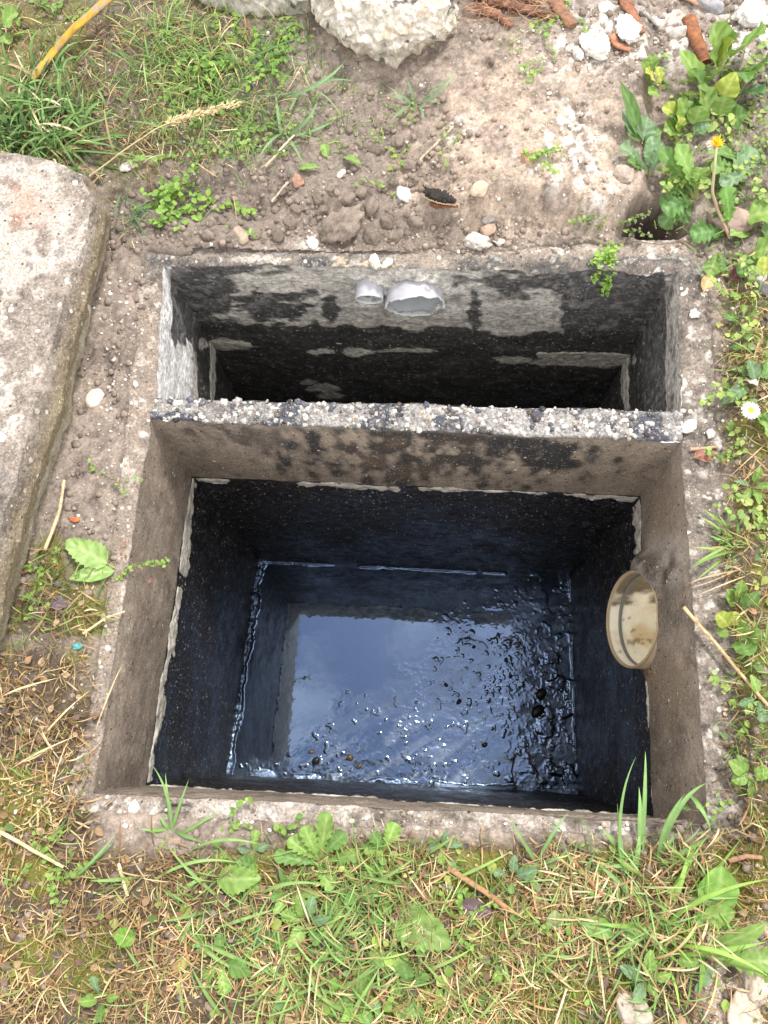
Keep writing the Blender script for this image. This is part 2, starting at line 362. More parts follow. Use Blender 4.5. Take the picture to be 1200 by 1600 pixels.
tank = empty('underground_tank', (0.0, 0.25, -0.5), 'open concrete tank sunk in the ground with two chambers and black liquid inside', 'tank')

# pipes first (their holes are cut from the walls)
def frame(axis_v):
    a_ = axis_v/np.linalg.norm(axis_v); up = np.array([0, 0, 1.0]); e1 = np.cross(up, a_); e1 /= np.linalg.norm(e1); e2 = np.cross(a_, e1); return a_, e1, e2
def tube_solid(mouth, axis_v, length, R, r, nseg=96, nl=20, jag=0.0, seed=0, colf=None):
    """open pipe: outer wall, inner wall, lip. axis_v points from the mouth back into the wall"""
    a_, e1, e2 = frame(axis_v); acc = Acc()
    th_ = np.linspace(0, 2*pi, nseg, endpoint=False)
    jg = jag*fbm(np.stack([np.cos(th_)*1.5, np.sin(th_)*1.5, np.full(nseg, seed*1.0)], -1), 1.7, 4, seed)
    prof = [(length*(1-i/nl), R) for i in range(nl+1)] + [(-0.0006, (R+r)/2)] + [(length*(i/nl), r) for i in range(nl+1)]
    V = []
    for k, (l, rad) in enumerate(prof):
        ll = l + jg*(1-l/length)*1.0
        V.append(mouth + a_*ll[:, None] + rad*(np.cos(th_)[:, None]*e1 + np.sin(th_)[:, None]*e2))
    V = np.array(V); nr = len(prof)
    I, J = np.meshgrid(np.arange(nr-1), np.arange(nseg), indexing='ij'); J2 = (J+1) % nseg
    F = np.stack([(I*nseg+J).ravel(), (I*nseg+J2).ravel(), ((I+1)*nseg+J2).ravel(), ((I+1)*nseg+J).ravel()], -1)
    V = V.reshape(-1, 3); ins = np.repeat(np.arange(nr) > nl+1, nseg); lip = np.repeat(np.abs(np.arange(nr)-nl-1) <= 1, nseg)
    acc.add(V, F, colf(V, ins, lip)); return acc
pipes = []   # (centre, axis, radius)
# outlet in the right wall
oc = U(988, 967, -0.262); wdir = (fR-nR); wdir /= np.linalg.norm(wdir); inward = np.cross(wdir, [0, 0, 1.0]); inward /= np.linalg.norm(inward)  # points out of chamber (+x)
if inward[0] < 0: inward = -inward
ph = radians(15.5); oax = inward*cos(ph) - np.array([0, 0, 1.0])*sin(ph)
OR = 0.0925
def col_out(V, ins, lip):
    n = fbm(V*np.array([1, 3, 1]), 30, 4, 5); n2 = fbm(V*np.array([0.5, 1, 3]), 22, 4, 15)
    c = np.tile([0.66, 0.54, 0.36], (len(V), 1))*(1+0.25*n)[:, None]
    ci = np.tile([0.92, 0.88, 0.74], (len(V), 1))
    ci = mixc(ci, (0.68, 0.48, 0.22), np.clip(sm(0.0, 0.5, n2)*0.7, 0, 1)); ci = mixc(ci, (0.22, 0.16, 0.09), sm(0.29, 0.46, n+0.4*fbm(V, 140, 3, 25))*0.8)
    up = (V[:, 1]-oc[1])/OR
    ci = mixc(ci, (0.17, 0.13, 0.08), sm(0.35, 0.7, up+0.5*n))
    c = np.where(ins[:, None], ci, c); c = np.where(lip[:, None], np.array([0.42, 0.38, 0.30]), c)
    return rnd(c, 0.45)
op = empty('outlet_pipe', oc, None, None); op.parent = tank; op.location = Vector(oc)-tank.location
class _P: pass
def wparent(o_empty, wl):
    q = _P(); q.location = wl; q.o = o_empty; return q
def build_sub(name, acc, mt, par, wl):
    o = build(name, acc, mt, None, np.asarray(wl)); o.location = (0, 0, 0); o.parent = par; return o
def build_part(name, acc, mt): return build(name, acc, mt, tank)
bpy.data.objects.remove(op)
opipe = build_part('outlet_pipe', tube_solid(oc, oax, 0.16, OR, OR-0.0045, 120, 40, colf=col_out), M_plast)
opipe['label'] = 'cream and orange stained plastic pipe mouth low on the right wall'
# grey seal ring inside the mouth and a bolt
a_, e1, e2 = frame(oax)
def ring(center, rad, tube, nseg=96, ns_=8, col=(0.3, 0.32, 0.33), rough=0.5, wob=0):
    t1 = np.linspace(0, 2*pi, nseg, endpoint=False); t2 = np.linspace(0, 2*pi, ns_, endpoint=False)
    T1, T2 = np.meshgrid(t1, t2, indexing='ij')
    rr = rad + tube*np.cos(T2)
    V = center + (rr*np.cos(T1))[..., None]*e1 + (rr*np.sin(T1))[..., None]*e2 + (tube*np.sin(T2)*1.6)[..., None]*a_
    I, J = np.meshgrid(np.arange(nseg), np.arange(ns_), indexing='ij'); I2 = (I+1) % nseg; J2 = (J+1) % ns_
    F = np.stack([(I*ns_+J).ravel(), (I2*ns_+J).ravel(), (I2*ns_+J2).ravel(), (I*ns_+J2).ravel()], -1)
    ac = Acc(); ac.add(V.reshape(-1, 3), F, rnd(np.tile(col, (nseg*ns_, 1)), rough)); return ac
g_ = ring(oc + a_*0.024, OR-0.0055, 0.0024, col=(0.16, 0.165, 0.16)); o = build('seal_ring', g_, M_plast, tank); o.parent = opipe; o.location = (0, 0, 0)
g_ = ring(oc - a_*0.001, OR-0.0022, 0.0026, col=(0.40, 0.31, 0.19)); o = build('lip', g_, M_plast, tank); o.parent = opipe; o.location = (0, 0, 0)
pipes.append((oc, a_, OR))
# inlets in the back wall
bw = (bR-bL)/np.linalg.norm(bR-bL); outb = np.cross([0, 0, 1.0], bw); outb /= np.linalg.norm(outb)
if outb[1] < 0: outb = -outb
def col_in(tone):
    def f(V, ins, lip):
        n = fbm(V, 60, 4, 9)
        c = np.tile([0.40, 0.41, 0.45], (len(V), 1))*(1+0.35*n)[:, None]*tone
        ci = np.tile([0.50, 0.54, 0.58], (len(V), 1))*(1+0.12*n)[:, None]
        c = np.where(ins[:, None], ci, c); c = np.where(lip[:, None], np.array([0.72, 0.74, 0.78])*0.9, c)
        c = mixc(c, (0.12, 0.12, 0.13), sm(0.35, 0.5, n)*0.6)
        return rnd(c, 0.5)
    return f
i1 = U(577, 468, -0.065); i2 = U(648, 479, -0.090)
ax1 = outb*0.97 + np.array([0.02, 0, 0.25]); ax2 = outb + np.array([-0.06, 0, 0.24])
build_part('inlet_pipe', tube_solid(i1, ax1, 0.09, 0.0265, 0.0238, 64, 24, jag=0.0015, seed=2, colf=col_in(1.0)), M_plast)['label'] = 'narrow grey pipe stub, left of the wide broken one'
build_part('inlet_pipe', tube_solid(i2, ax2, 0.085, 0.0575, 0.0535, 110, 30, jag=0.010, seed=4, colf=col_in(1.05)), M_plast)['label'] = 'wide pale grey pipe with a ragged broken mouth'
for c_, ax_, r_ in ((i1, ax1, 0.026), (i2, ax2, 0.056)): pipes.append((c_, ax_/np.linalg.norm(ax_), r_))

def cut(P, F):
    cc = P[F].mean(1); keep = np.ones(len(F), bool)
    for c_, ax_, r_ in pipes:
        d = cc-c_; t = d@ax_; rad = np.linalg.norm(d - t[:, None]*ax_, axis=1)
        keep &= ~((rad < r_-0.004) & (t > -0.03) & (t < 0.2))
    return F[keep]

# --- rim
def col_rim(P):
    qx, qy = proj(P)
    n = fbm(P, 14, 4, 81); m = fbm(P, 60, 4, 82); f = fbm(P, 190, 2, 83)
    c = np.tile([0.225, 0.192, 0.168], (len(P), 1))*(1+0.35*n+0.6*m+0.35*f)[:, None]
    front = sm(1225, 1245, qy); c = mixc(c, (0.36, 0.32, 0.29), np.clip(front*(0.6+m+n), 0, 1))
    back = 1-sm(440, 470, qy); c = mixc(c, (0.31, 0.26, 0.215), np.clip(back*sm(560, 640, qx)*(0.7+m), 0, 1))
    c = mixc(c, (0.055, 0.057, 0.062), np.clip(back*sm(393, 412, qy + 16*m)*(0.45+n+0.8*m)*1.2, 0, 0.85))
    right = sm(1040, 1070, qx)*sm(560, 620, qy)*(1-sm(690, 720, qy)); c = mixc(c, (0.55, 0.52, 0.48), np.clip(right*sm(0.15, 0.4, m), 0, 1)*0.7)
    c = c*(1-0.22*sm(1040, 1060, qx)*sm(420, 440, qy))[:, None]
    lf = (1-sm(230, 300, qx)); c = mixc(c, np.array([0.25, 0.205, 0.17]), np.clip(lf*0.95*(qy > 440)*(qy < 1250)*(0.9+m), 0, 1))
    c = mixc(c, (0.50, 0.41, 0.31), 0.8*blob(qx, qy, 570, 412, 42, 6, 1.5*m+f, 0.5)); c = mixc(c, (0.5, 0.47, 0.42), 0.7*blob(qx, qy, 410, 405, 26, 4, 1.6*m+f, 0.6))
    v1, v2, vi = voro(P[:, 0], P[:, 1], 70, 5); c = mixc(c, (0.62, 0.60, 0.56), 0.6*((vi > 0.92) & (v1 < 0.15+0.5*(vi-0.86)/0.14*(0.6+m))))
    c = mixc(c, (0.60, 0.57, 0.52), sm(0.30, 0.45, m)*0.35)
    return rnd(c, 0.88)
def chip(P): return 0.022*np.maximum(0, fbm(P*np.array([1, 1, 0]), 20, 3, 801)-0.10) + 0.012*np.maximum(0, fbm(P*np.array([1, 1, 0]), 75, 3, 802)-0.12)
acc = Acc()
inner = [bL, pL, fL, nL]; outer = [obL, opL, ofL, onL]
segs = [(obL, opL, bL, pL), (opL, ofL, pL, fL), (ofL, onL, fL, nL),
        (onL, onR, nL, nR), (onR, ofR, nR, fR), (ofR, opR, fR, pR), (opR, obR, pR, bR), (obR, obL, bR, bL)]
for (A, B, C, D) in segs:
    P, F, u, v, nr = patch(A, B, C, D, 0.003)
    qx, qy = proj(P)
    v1, v2, vi = voro(P[:, 0], P[:, 1], 85, 5)
    hz = 0.0018*fbm(P, 90, 4, 90) + 0.0025*(0.45-np.minimum(v1, 0.45))*(vi > 0.6)*2
    # broken pits on the front lip
    pit = (qy > 1200)*(sm(0.12, 0.28, fbm(P, 17, 3, 94))*0.010 + sm(0.25, 0.4, fbm(P, 55, 2, 95))*0.004)*(0.3+0.7*sm(0.0, 0.3, 1-v))
    hz = hz - pit
    Pd = P + vdisp(P, 0.0016); e = sm(0.0, 0.10, 1-v); Pd[:, 2] += hz*(0.15+0.85*e) - 0.0018*(1-sm(0, 0.06, 1-v))
    Pd[:, 2] -= chip(P)*sm(0.72, 1.0, v)
    acc.add(Pd, F, col_rim(P))
for (A, B) in ((obL, onL), (onL, onR), (onR, obR), (obR, obL)):
    P, F, u, v, nr = patch(A, B, drop(A, -0.12), drop(B, -0.12), 0.006)
    acc.add(P + vdisp(P, 0.0016), F[:, ::-1], col_rim(P))
build_part('rim', acc, M_conc)

# --- upper ring of the front chamber (brown stained)
def col_up(P):
    qx, qy = proj(P); n = fbm(P, 8, 4, 101); m = fbm(P*np.array([1, 1, 0.5]), 45, 4, 102)
    c = np.tile([0.245, 0.204, 0.168], (len(P), 1))*(1+0.45*n+0.55*m+0.35*fbm(P, 160, 3, 104))[:, None]
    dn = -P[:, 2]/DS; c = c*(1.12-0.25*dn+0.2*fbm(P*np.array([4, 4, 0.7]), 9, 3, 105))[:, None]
    c = mixc(c, (0.22, 0.185, 0.15), sm(0.03, 0.35, fbm(P, 5, 3, 109))*0.5)
    face = sm(656, 670, qy)*(1-sm(790, 800, qy))*(qx > 232)*(qx < 1062)   # partition side
    c = mixc(c, (0.028, 0.028, 0.03), np.clip(face*blob(qx, qy, 700, 690, 190, 52, 1.5*m+1.0*n, 0.45), 0, 0.9))
    c = mixc(c, (0.03, 0.03, 0.035), face*blob(qx, qy, 850, 700, 90, 20, 1.6*m+0.8*n, 0.5)*0.75)
    c = mixc(c, (0.035, 0.035, 0.04), face*blob(qx, qy, 400, 682, 80, 16, 1.4*m+0.6*n, 0.5)*0.6)
    for (cx, cy, r1, r2, k) in ((575, 718, 26, 9, 0.8), (700, 695, 36, 14, 0.8), (620, 692, 20, 8, 0.7), (540, 690, 16, 8, .5), (660, 735, 40, 8, .5)):
        c = mixc(c, (0.17, 0.125, 0.09), 0.7*k*face*blob(qx, qy, cx, cy, r1, r2, 2.2*m+1.2*n, 0.7))
    # mortar slapped round the pipe
    pm = blob(qx, qy, 1038, 872, 34, 44, 0.5*m, 0.5)*(qx > 960); c = mixc(c, (0.42, 0.39, 0.36), pm*np.clip(0.65+m*1.6, 0, 1))
    c = mixc(c, (0.24, 0.19, 0.14), blob(qx, qy, 1045, 800, 40, 50, 0.5*m, 0.5)*0.6*(qx > 960)); c = mixc(c, (0.24, 0.185, 0.13), blob(qx, qy, 1045, 1075, 34, 60, 0.5*m, 0.5)*0.6*(qx > 960))
    c = mixc(c, (0.22, 0.11, 0.05), blob(qx, qy, 1000, 1052, 22, 9, 0.4*m, 0.5)*0.7)
    c = mixc(c, (0.21, 0.19, 0.17), (1-sm(0.0, 0.014, -P[:, 2]))*0.6)
    return rnd(c, 0.72+0.1*n)
acc = Acc()
def wall(acc, A, B, C, D, colf, res=0.004, lump=None, dcut=False, amp=0.0016):
    hgt = float(np.mean([A[2], B[2]])-np.mean([C[2], D[2]])); fnv = 84 if 0.2 < hgt < 0.4 else 150 if hgt > 0.4 else None
    P, F, u, v, nr = patch(A, B, C, D, res, fnv=fnv)
    Pd = P + vdisp(P, amp)
    if lump is not None: Pd = Pd + (lump(P, u, v)[:, None]*(-inward) if lump is not lump_b else lump(P, u, v)[:, None]*(-outb))
    Pd[:, 2] -= chip(P)*sm(-0.035, 0.0, P[:, 2])*(P[:, 2] > -0.04)
    if dcut: F = cut(P, F)
    acc.add(Pd, F, colf(P)); return Pd
def lump_b(P, u, v):
    l = 0
    for c_, ax_, r_ in pipes[1:]:
        d = P-c_; rad = np.linalg.norm(d - (d@ax_)[:, None]*ax_, axis=1); l = np.maximum(l, 0.014*(1-sm(r_+0.002, r_+0.030, rad))*(0.5+1.3*fbm(P, 45, 3, 8)))
    return l
def lump_r(P, u, v):
    d = P-oc; rad = np.linalg.norm(d - (d@a_)[:, None]*a_, axis=1)
    l = 0.006*(1-sm(OR, OR+0.03, rad))*(0.8+0.6*fbm(P, 30, 3, 7)) + 0.020*(1-sm(OR*0.3, OR+0.02, np.abs(rad-OR-0.012)*3))*sm(0.02, 0.09, d[:, 1])
    return l*sm(0, 0.05, -P[:, 2])
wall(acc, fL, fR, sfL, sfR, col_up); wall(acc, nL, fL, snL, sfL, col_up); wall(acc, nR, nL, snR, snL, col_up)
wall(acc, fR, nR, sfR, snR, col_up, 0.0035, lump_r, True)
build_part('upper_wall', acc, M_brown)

# --- lower ring of the front chamber (bitumen black)
def col_low(P):
    qx, qy = proj(P); n = fbm(P, 9, 4, 111); m = fbm(P*np.array([1, 1, 0.45]), 70, 4, 112)
    c = np.tile([0.0145, 0.0128, 0.0118], (len(P), 1))*(1+0.5*n+0.7*m)[:, None]
    c = mixc(c, (0.035, 0.036, 0.042), sm(0.22, 0.42, m)*0.6)
    return rnd(c, np.clip(0.42+0.22*n+0.2*m, 0.2, 0.8))
acc = Acc(); BD = -DL-0.03
dfl = [drop(lfL, BD), drop(lfR, BD), drop(lnR, BD), drop(lnL, BD)]
wall(acc, sfL, sfR, dfl[0], dfl[1], col_low, 0.005); wall(acc, snL, sfL, dfl[3], dfl[0], col_low, 0.005)
wall(acc, snR, snL, dfl[2], dfl[3], col_low, 0.005); wall(acc, sfR, snR, dfl[1], dfl[2], col_low, 0.004, lump_r, True)
build_part('lower_wall', acc, M_tar)

# --- rear chamber walls
def col_rear(P):
    qx, qy = proj(P); n = fbm(P, 11, 4, 121); m = fbm(P*np.array([0.6, 1, 1.3]), 48, 4, 122); f = fbm(P, 150, 3, 123)
    z = -P[:, 2]
    g = np.array([0.46, 0.445, 0.415]); t = np.array([0.026, 0.026, 0.029])
    c = np.tile(g, (len(P), 1))*(1+0.45*m+0.35*f)[:, None]
    tar = sm(0.195, 0.222, z + 0.03*m + 0.02*n)                   # black below
    back = (qx > 268)*(qx < 1040)*(qy > 400)
    j = 1.0*m + 0.55*n
    tar = np.maximum(tar, back*blob(qx, qy, 300, 470, 75, 60, j, 0.25)*0.93)
    tar = np.maximum(tar, back*blob(qx, qy, 420, 475, 60, 26, j, 0.2)*0.97)
    tar = np.maximum(tar, back*blob(qx, qy, 330, 420, 110, 14, j, 0.3)*0.85)
    tar = np.maximum(tar, back*blob(qx, qy, 518, 485, 14, 20, j, 0.3)*0.97)
    tar = np.maximum(tar, back*blob(qx, qy, 850, 440, 150, 24, j, 0.4)*0.85)
    tar = np.maximum(tar, back*blob(qx, qy, 742, 480, 12, 40, j, 0.3)*0.9)
    tar = np.maximum(tar, back*sm(868, 880, qx + 6*m)*0.86)
    tar = np.maximum(tar, 0.62*sm(1010, 1040, qx)*(0.75+1.2*m+n))     # right wall
    tar = np.maximum(tar, (1-sm(262, 285, qx + 40*m))*0.35*(0.6+n)+0)   # left wall streaks
    tar = np.maximum(tar, ((qx < 330)*sm(300, 312, qx + 6*m)*(qy > 470))*0.95)
    tar = np.maximum(tar, (1-sm(0, 0.02, z))*0.15)
    # bare patches below the joint
    bare = 0
    for (cx, cy, r1, r2) in ((505, 606, 26, 8), (482, 597, 12, 5), (500, 549, 22, 4), (562, 549, 24, 5), (800, 561, 30, 5), (915, 563, 80, 10), (350, 537, 38, 9), (520, 617, 20, 5), (640, 548, 40, 3)):
        bare = np.maximum(bare, blob(qx, qy, cx, cy, r1, r2, 0.75*m+0.3*f, 0.2))
    tar = sm(0.22, 0.78, np.clip(tar, 0, 1) + 0.55*f + 0.25*m)*np.clip(tar*1.15+0.1, 0, 0.93)
    tar = np.clip(tar, 0, 1)*(1-0.95*sm(0.3, 0.6, bare+0.3*f)*(z > 0.2))
    gg = np.where((qx < 300)[:, None], np.array([0.62, 0.62, 0.63]), g)
    c = np.where((z > 0.2)[:, None], np.array([0.52, 0.50, 0.45])*(1+0.6*m+.5*f)[:, None], np.tile(gg, (1, 1))*(1+0.5*m+0.35*f)[:, None])
    tt_ = t*(1+0.8*m+0.6*f)[:, None]*np.where(z < 0.2, 1.7, 0.5)[:, None]; k_ = np.clip(tar, 0, 1)[:, None]; c = c*(1-k_) + tt_*k_
    c = mixc(c, (0.27, 0.26, 0.25), 0.55*sm(0.08, 0.35, fbm(P, 70, 4, 129))*(z < 0.2))
    # grit specks in the coat, their glint painted as paler colour
    c = mixc(c, (0.20, 0.20, 0.21), sm(0.30, 0.45, f)*0.55*(tar > 0.5))
    return rnd(c, np.where(tar > 0.6, 0.55, 0.85))
acc = Acc()
wall(acc, bL, bR, sbL, sbR, col_rear, 0.0032, lump_b, True, 0.0026); wall(acc, pL, bL, spL, sbL, col_rear, 0.004, amp=0.0026); wall(acc, bR, pR, sbR, spR, col_rear, 0.004, amp=0.0026)
ib = np.array([0, -0.006, 0]); 
wall(acc, sbL, sbR, lbL, lbR, col_rear, 0.0045, amp=0.0026); wall(acc, spL, sbL, lpL, lbL, col_rear, 0.007, amp=0.0026); wall(acc, sbR, spR, lbR, lpR, col_rear, 0.007, amp=0.0026)
wall(acc, lbL, lbR, lpL, lpR, col_rear, 0.02); wall(acc, pR, pL, lpR, lpL, col_rear, 0.01)
build_part('rear_wall', acc, M_mix)

# --- partition top with exposed aggregate
def ico(sub):
    import bmesh
    bm = bmesh.new(); bmesh.ops.create_icosphere(bm, subdivisions=sub, radius=1.0)
    V = np.array([v.co[:] for v in bm.verts]); F = np.array([[v.index for v in f.verts] for f in bm.faces]); bm.free(); return V, F
ICO = {k: ico(k) for k in (1, 2, 3, 4)}
def crumbs(acc, pos, rad, cols, sub=1, flat=(0.5, 0.9), jit=0.22, rough=0.9, r=rng):
    V, F = ICO[sub]; N = len(pos)
    A = r.uniform(0, 2*pi, N); sx = r.uniform(0.75, 1.25, N); sy = r.uniform(0.7, 1.1, N); sz = r.uniform(flat[0], flat[1], N)
    W_ = V[None]*(1 + r.uniform(-jit, jit, (N, len(V), 1)))
    x_ = W_[..., 0]*sx[:, None]; y_ = W_[..., 1]*sy[:, None]; z_ = W_[..., 2]*sz[:, None]
    ca, sa = np.cos(A)[:, None], np.sin(A)[:, None]
    Q = np.stack([x_*ca-y_*sa, x_*sa+y_*ca, z_], -1)*np.asarray(rad)[:, None, None] + np.asarray(pos)[:, None, :]
    FF = (F[None] + (np.arange(N)*len(V))[:, None, None]).reshape(-1, 3)
    CC = np.repeat(np.asarray(cols), len(V), 0)*(1+r.uniform(-0.1, 0.1, (N*len(V), 1)))
    acc.add(Q.reshape(-1, 3), FF, np.hstack([CC, np.full((len(CC), 1), rough)]))
acc = Acc()
lift = np.array([0, 0, 0.001]); P, F, u, v, nr = patch(pL+lift, pR+lift, fL+lift, fR+lift, 0.0022)
v1, v2, vi = voro(P[:, 0], P[:, 1], 110, 25); w1, w2, wi = voro(P[:, 0], P[:, 1], 230, 26)
n = fbm(P, 10, 4, 131); m = fbm(P, 60, 4, 132)
c = np.tile([0.205, 0.20, 0.20], (len(P), 1))*(1+0.4*n+0.5*m)[:, None]
c = mixc(c, (0.035, 0.042, 0.065), np.clip(sm(0.0, 0.25, fbm(P, 26, 4, 133)+0.1*(vi-.5)), 0, 1)*0.9)
c = mixc(c, (0.58, 0.56, 0.53), 0.85*((vi > 0.72) & (v1 < 0.42))); c = mixc(c, (0.40, 0.36, 0.33), 0.7*((wi > 0.75) & (w1 < 0.4)))
c = mixc(c, (0.33, 0.20, 0.15), 0.7*((wi < 0.04) & (w1 < 0.4)))
e = sm(0, 0.10, v)*sm(0, 0.08, 1-v)
hz = 0.006*(0.55-np.minimum(v1, 0.55))*(vi > 0.35) + 0.003*(0.5-w1)*(wi > 0.4) + 0.003*m
Pd = P + vdisp(P, 0.0016); Pd[:, 2] += hz*(0.25+0.75*e) - 0.004*(1-e)
acc.add(Pd, F, rnd(c, 0.6))
N = 520; uu = rng.uniform(0.0, 1, N); vv = np.clip(rng.beta(0.8, 0.9, N), 0.02, 0.99)
pos = (pL*(1-uu[:, None])+pR*uu[:, None])*(1-vv[:, None]) + (fL*(1-uu[:, None])+fR*uu[:, None])*vv[:, None]
pos[:, 2] += 0.001
pal = np.array([[0.5, 0.48, 0.46], [0.52, 0.50, 0.47], [0.28, 0.26, 0.25], [0.36, 0.30, 0.25], [0.08, 0.085, 0.11], [0.33, 0.31, 0.29], [0.12, 0.12, 0.15]])
dk_ = fbm(pos, 26, 4, 133) > 0.12
cc_ = pal[rng.integers(0, 7, N)]; cc_[dk_] = cc_[dk_]*0.25
crumbs(acc, pos, 0.0016+0.0065*rng.random(N)**3.4, cc_, 1, (0.6, 0.9), 0.12, 0.55)
build_part('partition_top', acc, M_agg)['label'] = 'rough broken top of the dividing wall showing pebbles'

# --- mortar joint
acc = Acc()
def joint(A, B, inn, spans, width=0.026, seed=0, res=0.003, up=0.004):
    """band along A-B at the joint; inn points into the chamber; spans = list of (u0,u1,width factor)"""
    A = A + np.array([0, 0, up]); B = B + np.array([0, 0, up])
    P, F, u, v, nr = patch(A, B, A-[0, 0, width], B-[0, 0, width], res)
    pres = np.zeros(len(P)); wf = np.zeros(len(P))
    for (u0, u1, k) in spans:
        s_ = sm(u0-0.01, u0+0.01, u+0.015*fbm(P, 30, 3, seed))*(1-sm(u1-0.01, u1+0.01, u+0.015*fbm(P, 30, 3, seed))); pres = np.maximum(pres, s_); wf = np.maximum(wf, s_*k)
    ed = v - wf*(0.75+0.55*fbm(P, 16, 3, seed+1) + 0.35*fbm(P, 60, 3, seed+2))
    top = sm(-0.02, 0.18, v-0.10-0.22*fbm(P, 22, 3, seed+3))
    on = pres*(1-sm(-0.05, 0.05, ed))*top
    off = -0.006 + on*(0.0080 + 0.004*fbm(P, 70, 4, seed+4))
    Pd = P + vdisp(P, 0.0016) + off[:, None]*inn
    F = cut(P, F); m_ = fbm(P*np.array([1, 1, 2]), 60, 4, seed+5)
    acc.add(Pd, F, rnd(np.tile([0.46, 0.44, 0.40], (len(P), 1))*(1+0.8*m_)[:, None], 0.9))
bk = -outb
joint(sfL, sfR, bk, [(0.0, 0.085, 0.85), (0.24, 0.47, 0.9), (0.50, 0.80, 0.7), (0.83, 1.0, 0.8), (0.1, 0.25, 0.1)], 0.052, 300, up=0.008)
joint(snL, sfL, inward, [(0.0, 0.62, 0.9), (0.66, 1.0, 1.1)], 0.068, 320, up=0.01)
joint(sfR, snR, -inward, [(0.0, 0.20, 0.95), (0.56, 0.80, 0.32), (0.85, 1.0, 0.25)], 0.062, 340, up=0.01)
joint(snR, snL, outb, [(0.0, 0.25, 0.55), (0.27, 1.0, 0.6)], 0.02, 360)
joint(sbL, sbR, bk, [(0.0, 0.1, 0.8), (0.78, 1.0, 0.9), (0.3, 0.36, 0.35)], 0.045, 380)
joint(spL, sbL, inward, [(0.0, 1.0, 1.1)], 0.06, 400)
joint(sbR, spR, -inward, [(0.0, 1.0, 1.3)], 0.08, 420)
build_part('mortar_joint', acc, M_mortar)

# ---------------------------------------------------------------- liquid
ex = 0.02
qa, qb, qc, qd = dfl
def grow(p, q, k=0.012): e = (p-q)/np.linalg.norm(p-q); return p+e*k
A, B, C, D = grow(qa, qc), grow(qb, qd), grow(qd, qb), grow(qc, qa)
zl = np.array([0, 0, -DL-qa[2]])
P, F, u, v, nr = patch(A+zl, B+zl, C+zl, D+zl, 0.0020)
px, py = proj(P)
n1 = fbm(P, 7, 3, 501); n2 = fbm(P, 26, 4, 502); n3 = fbm(P, 80, 4, 503)
# scum: the right side and a diagonal tongue to the lower middle
scum = sm(-30, 60, (px-745)*0.85 + (py-940)*0.0 + 60*n1 + 50*n2)*sm(895, 930, py)
diag = sm(-25, 45, (py-1165) + (px-470)*0.62 + 50*n1 + 40*n2 - 3)*sm(420, 500, px)
bot = sm(1170, 1205, py + 20*n2)
scum = np.clip(np.maximum.reduce([scum*0.9, diag, bot]), 0, 1)
calm = blob(px, py, 880, 1150, 60, 130, 0.3*n2, 0.4)
f1, f2, fi = voro(P[:, 0]+0.006*n2, P[:, 1]+0.006*n1, 60, 8); e1_, e2_, ei = voro(P[:, 0], P[:, 1], 28, 18)
wp = P + 0.012*np.stack([n2, n1, 0*n1], -1)
i1_ = sm(0.10, 0.17, fbm(wp*np.array([1, 1.5, 1]), 60, 4, 521)); i2_ = sm(0.06, 0.14, fbm(wp, 140, 3, 522)); i3_ = sm(0.18, 0.24, n2)
patchy = sm(-0.15, 0.25, fbm(P, 12, 3, 523))
i4_ = sm(0.22, 0.30, fbm(wp, 110, 4, 531))
hh = scum*(0.00035*n3 + 0.00010*fbm(P, 200, 2, 533) + 0.00040*i1_*patchy + 0.0006*i4_*(0.1+patchy) + 0.0011*i3_*sm(820, 860, px)) + 0.0004*i3_*scum
hh = hh + 0.0011*sm(0.36, 0.42, fbm(P, 60, 2, 535))*sm(0.15, 0.5, scum+0.5*n1) + diag*0.0008*fbm(wp*np.array([1, 1.8, 1]), 22, 3, 541)
hh = hh + calm*0.003*sm(0.05, 0.2, n2)

# crust round the edges
def le(A, B):
    e = (B-A)/np.linalg.norm(B-A); d = P-A; t = d@e; return np.linalg.norm(d-t[:, None]*e, axis=1)
z_ = np.array([0, 0, zl[2]])
dL = le(qd+z_, qa+z_); dT = le(qa+z_, qb+z_); dR = le(qb+z_, qc+z_); dB = le(qc+z_, qd+z_)
rid = 0
for d_, wd, ht, sd_ in ((dL, 0.020, 0.014, 1), (dT, 0.006, 0.004, 2), (dR, 0.008, 0.006, 3), (dB, 0.014, 0.006, 4)):
    w_ = wd*(0.8+1.1*fbm(P, 26, 4, 510+sd_)); rid = np.maximum(rid, (sm(-0.12, 0.12, fbm(P, 20, 3, 550+sd_)) if sd_ > 1 else 1)*ht*(1-sm(w_*0.5, w_+0.002, d_))*(0.7+0.5*n3+0.4*n2))
hh = hh + rid
Pd = P.copy(); Pd[:, 2] += hh
r = 0.025+0.12*sm(0.1, 0.6, scum)*(0.5+0.5*n2) + 0.12*sm(0.0, 0.2, n1)*scum + 0.42*(rid > 0.0008)
c = np.tile([0.006, 0.007, 0.010], (len(P), 1)); c = mixc(c, (0.03, 0.03, 0.033), scum*patchy*0.8)
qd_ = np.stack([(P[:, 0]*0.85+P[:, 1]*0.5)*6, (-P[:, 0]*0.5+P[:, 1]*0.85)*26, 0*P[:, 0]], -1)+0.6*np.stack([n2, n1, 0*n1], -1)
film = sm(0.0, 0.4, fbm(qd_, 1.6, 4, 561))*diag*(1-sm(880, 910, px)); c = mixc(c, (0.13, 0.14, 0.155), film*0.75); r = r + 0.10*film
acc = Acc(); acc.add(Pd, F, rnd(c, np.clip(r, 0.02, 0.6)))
tag(build('water', acc, M_liq), kind='structure')
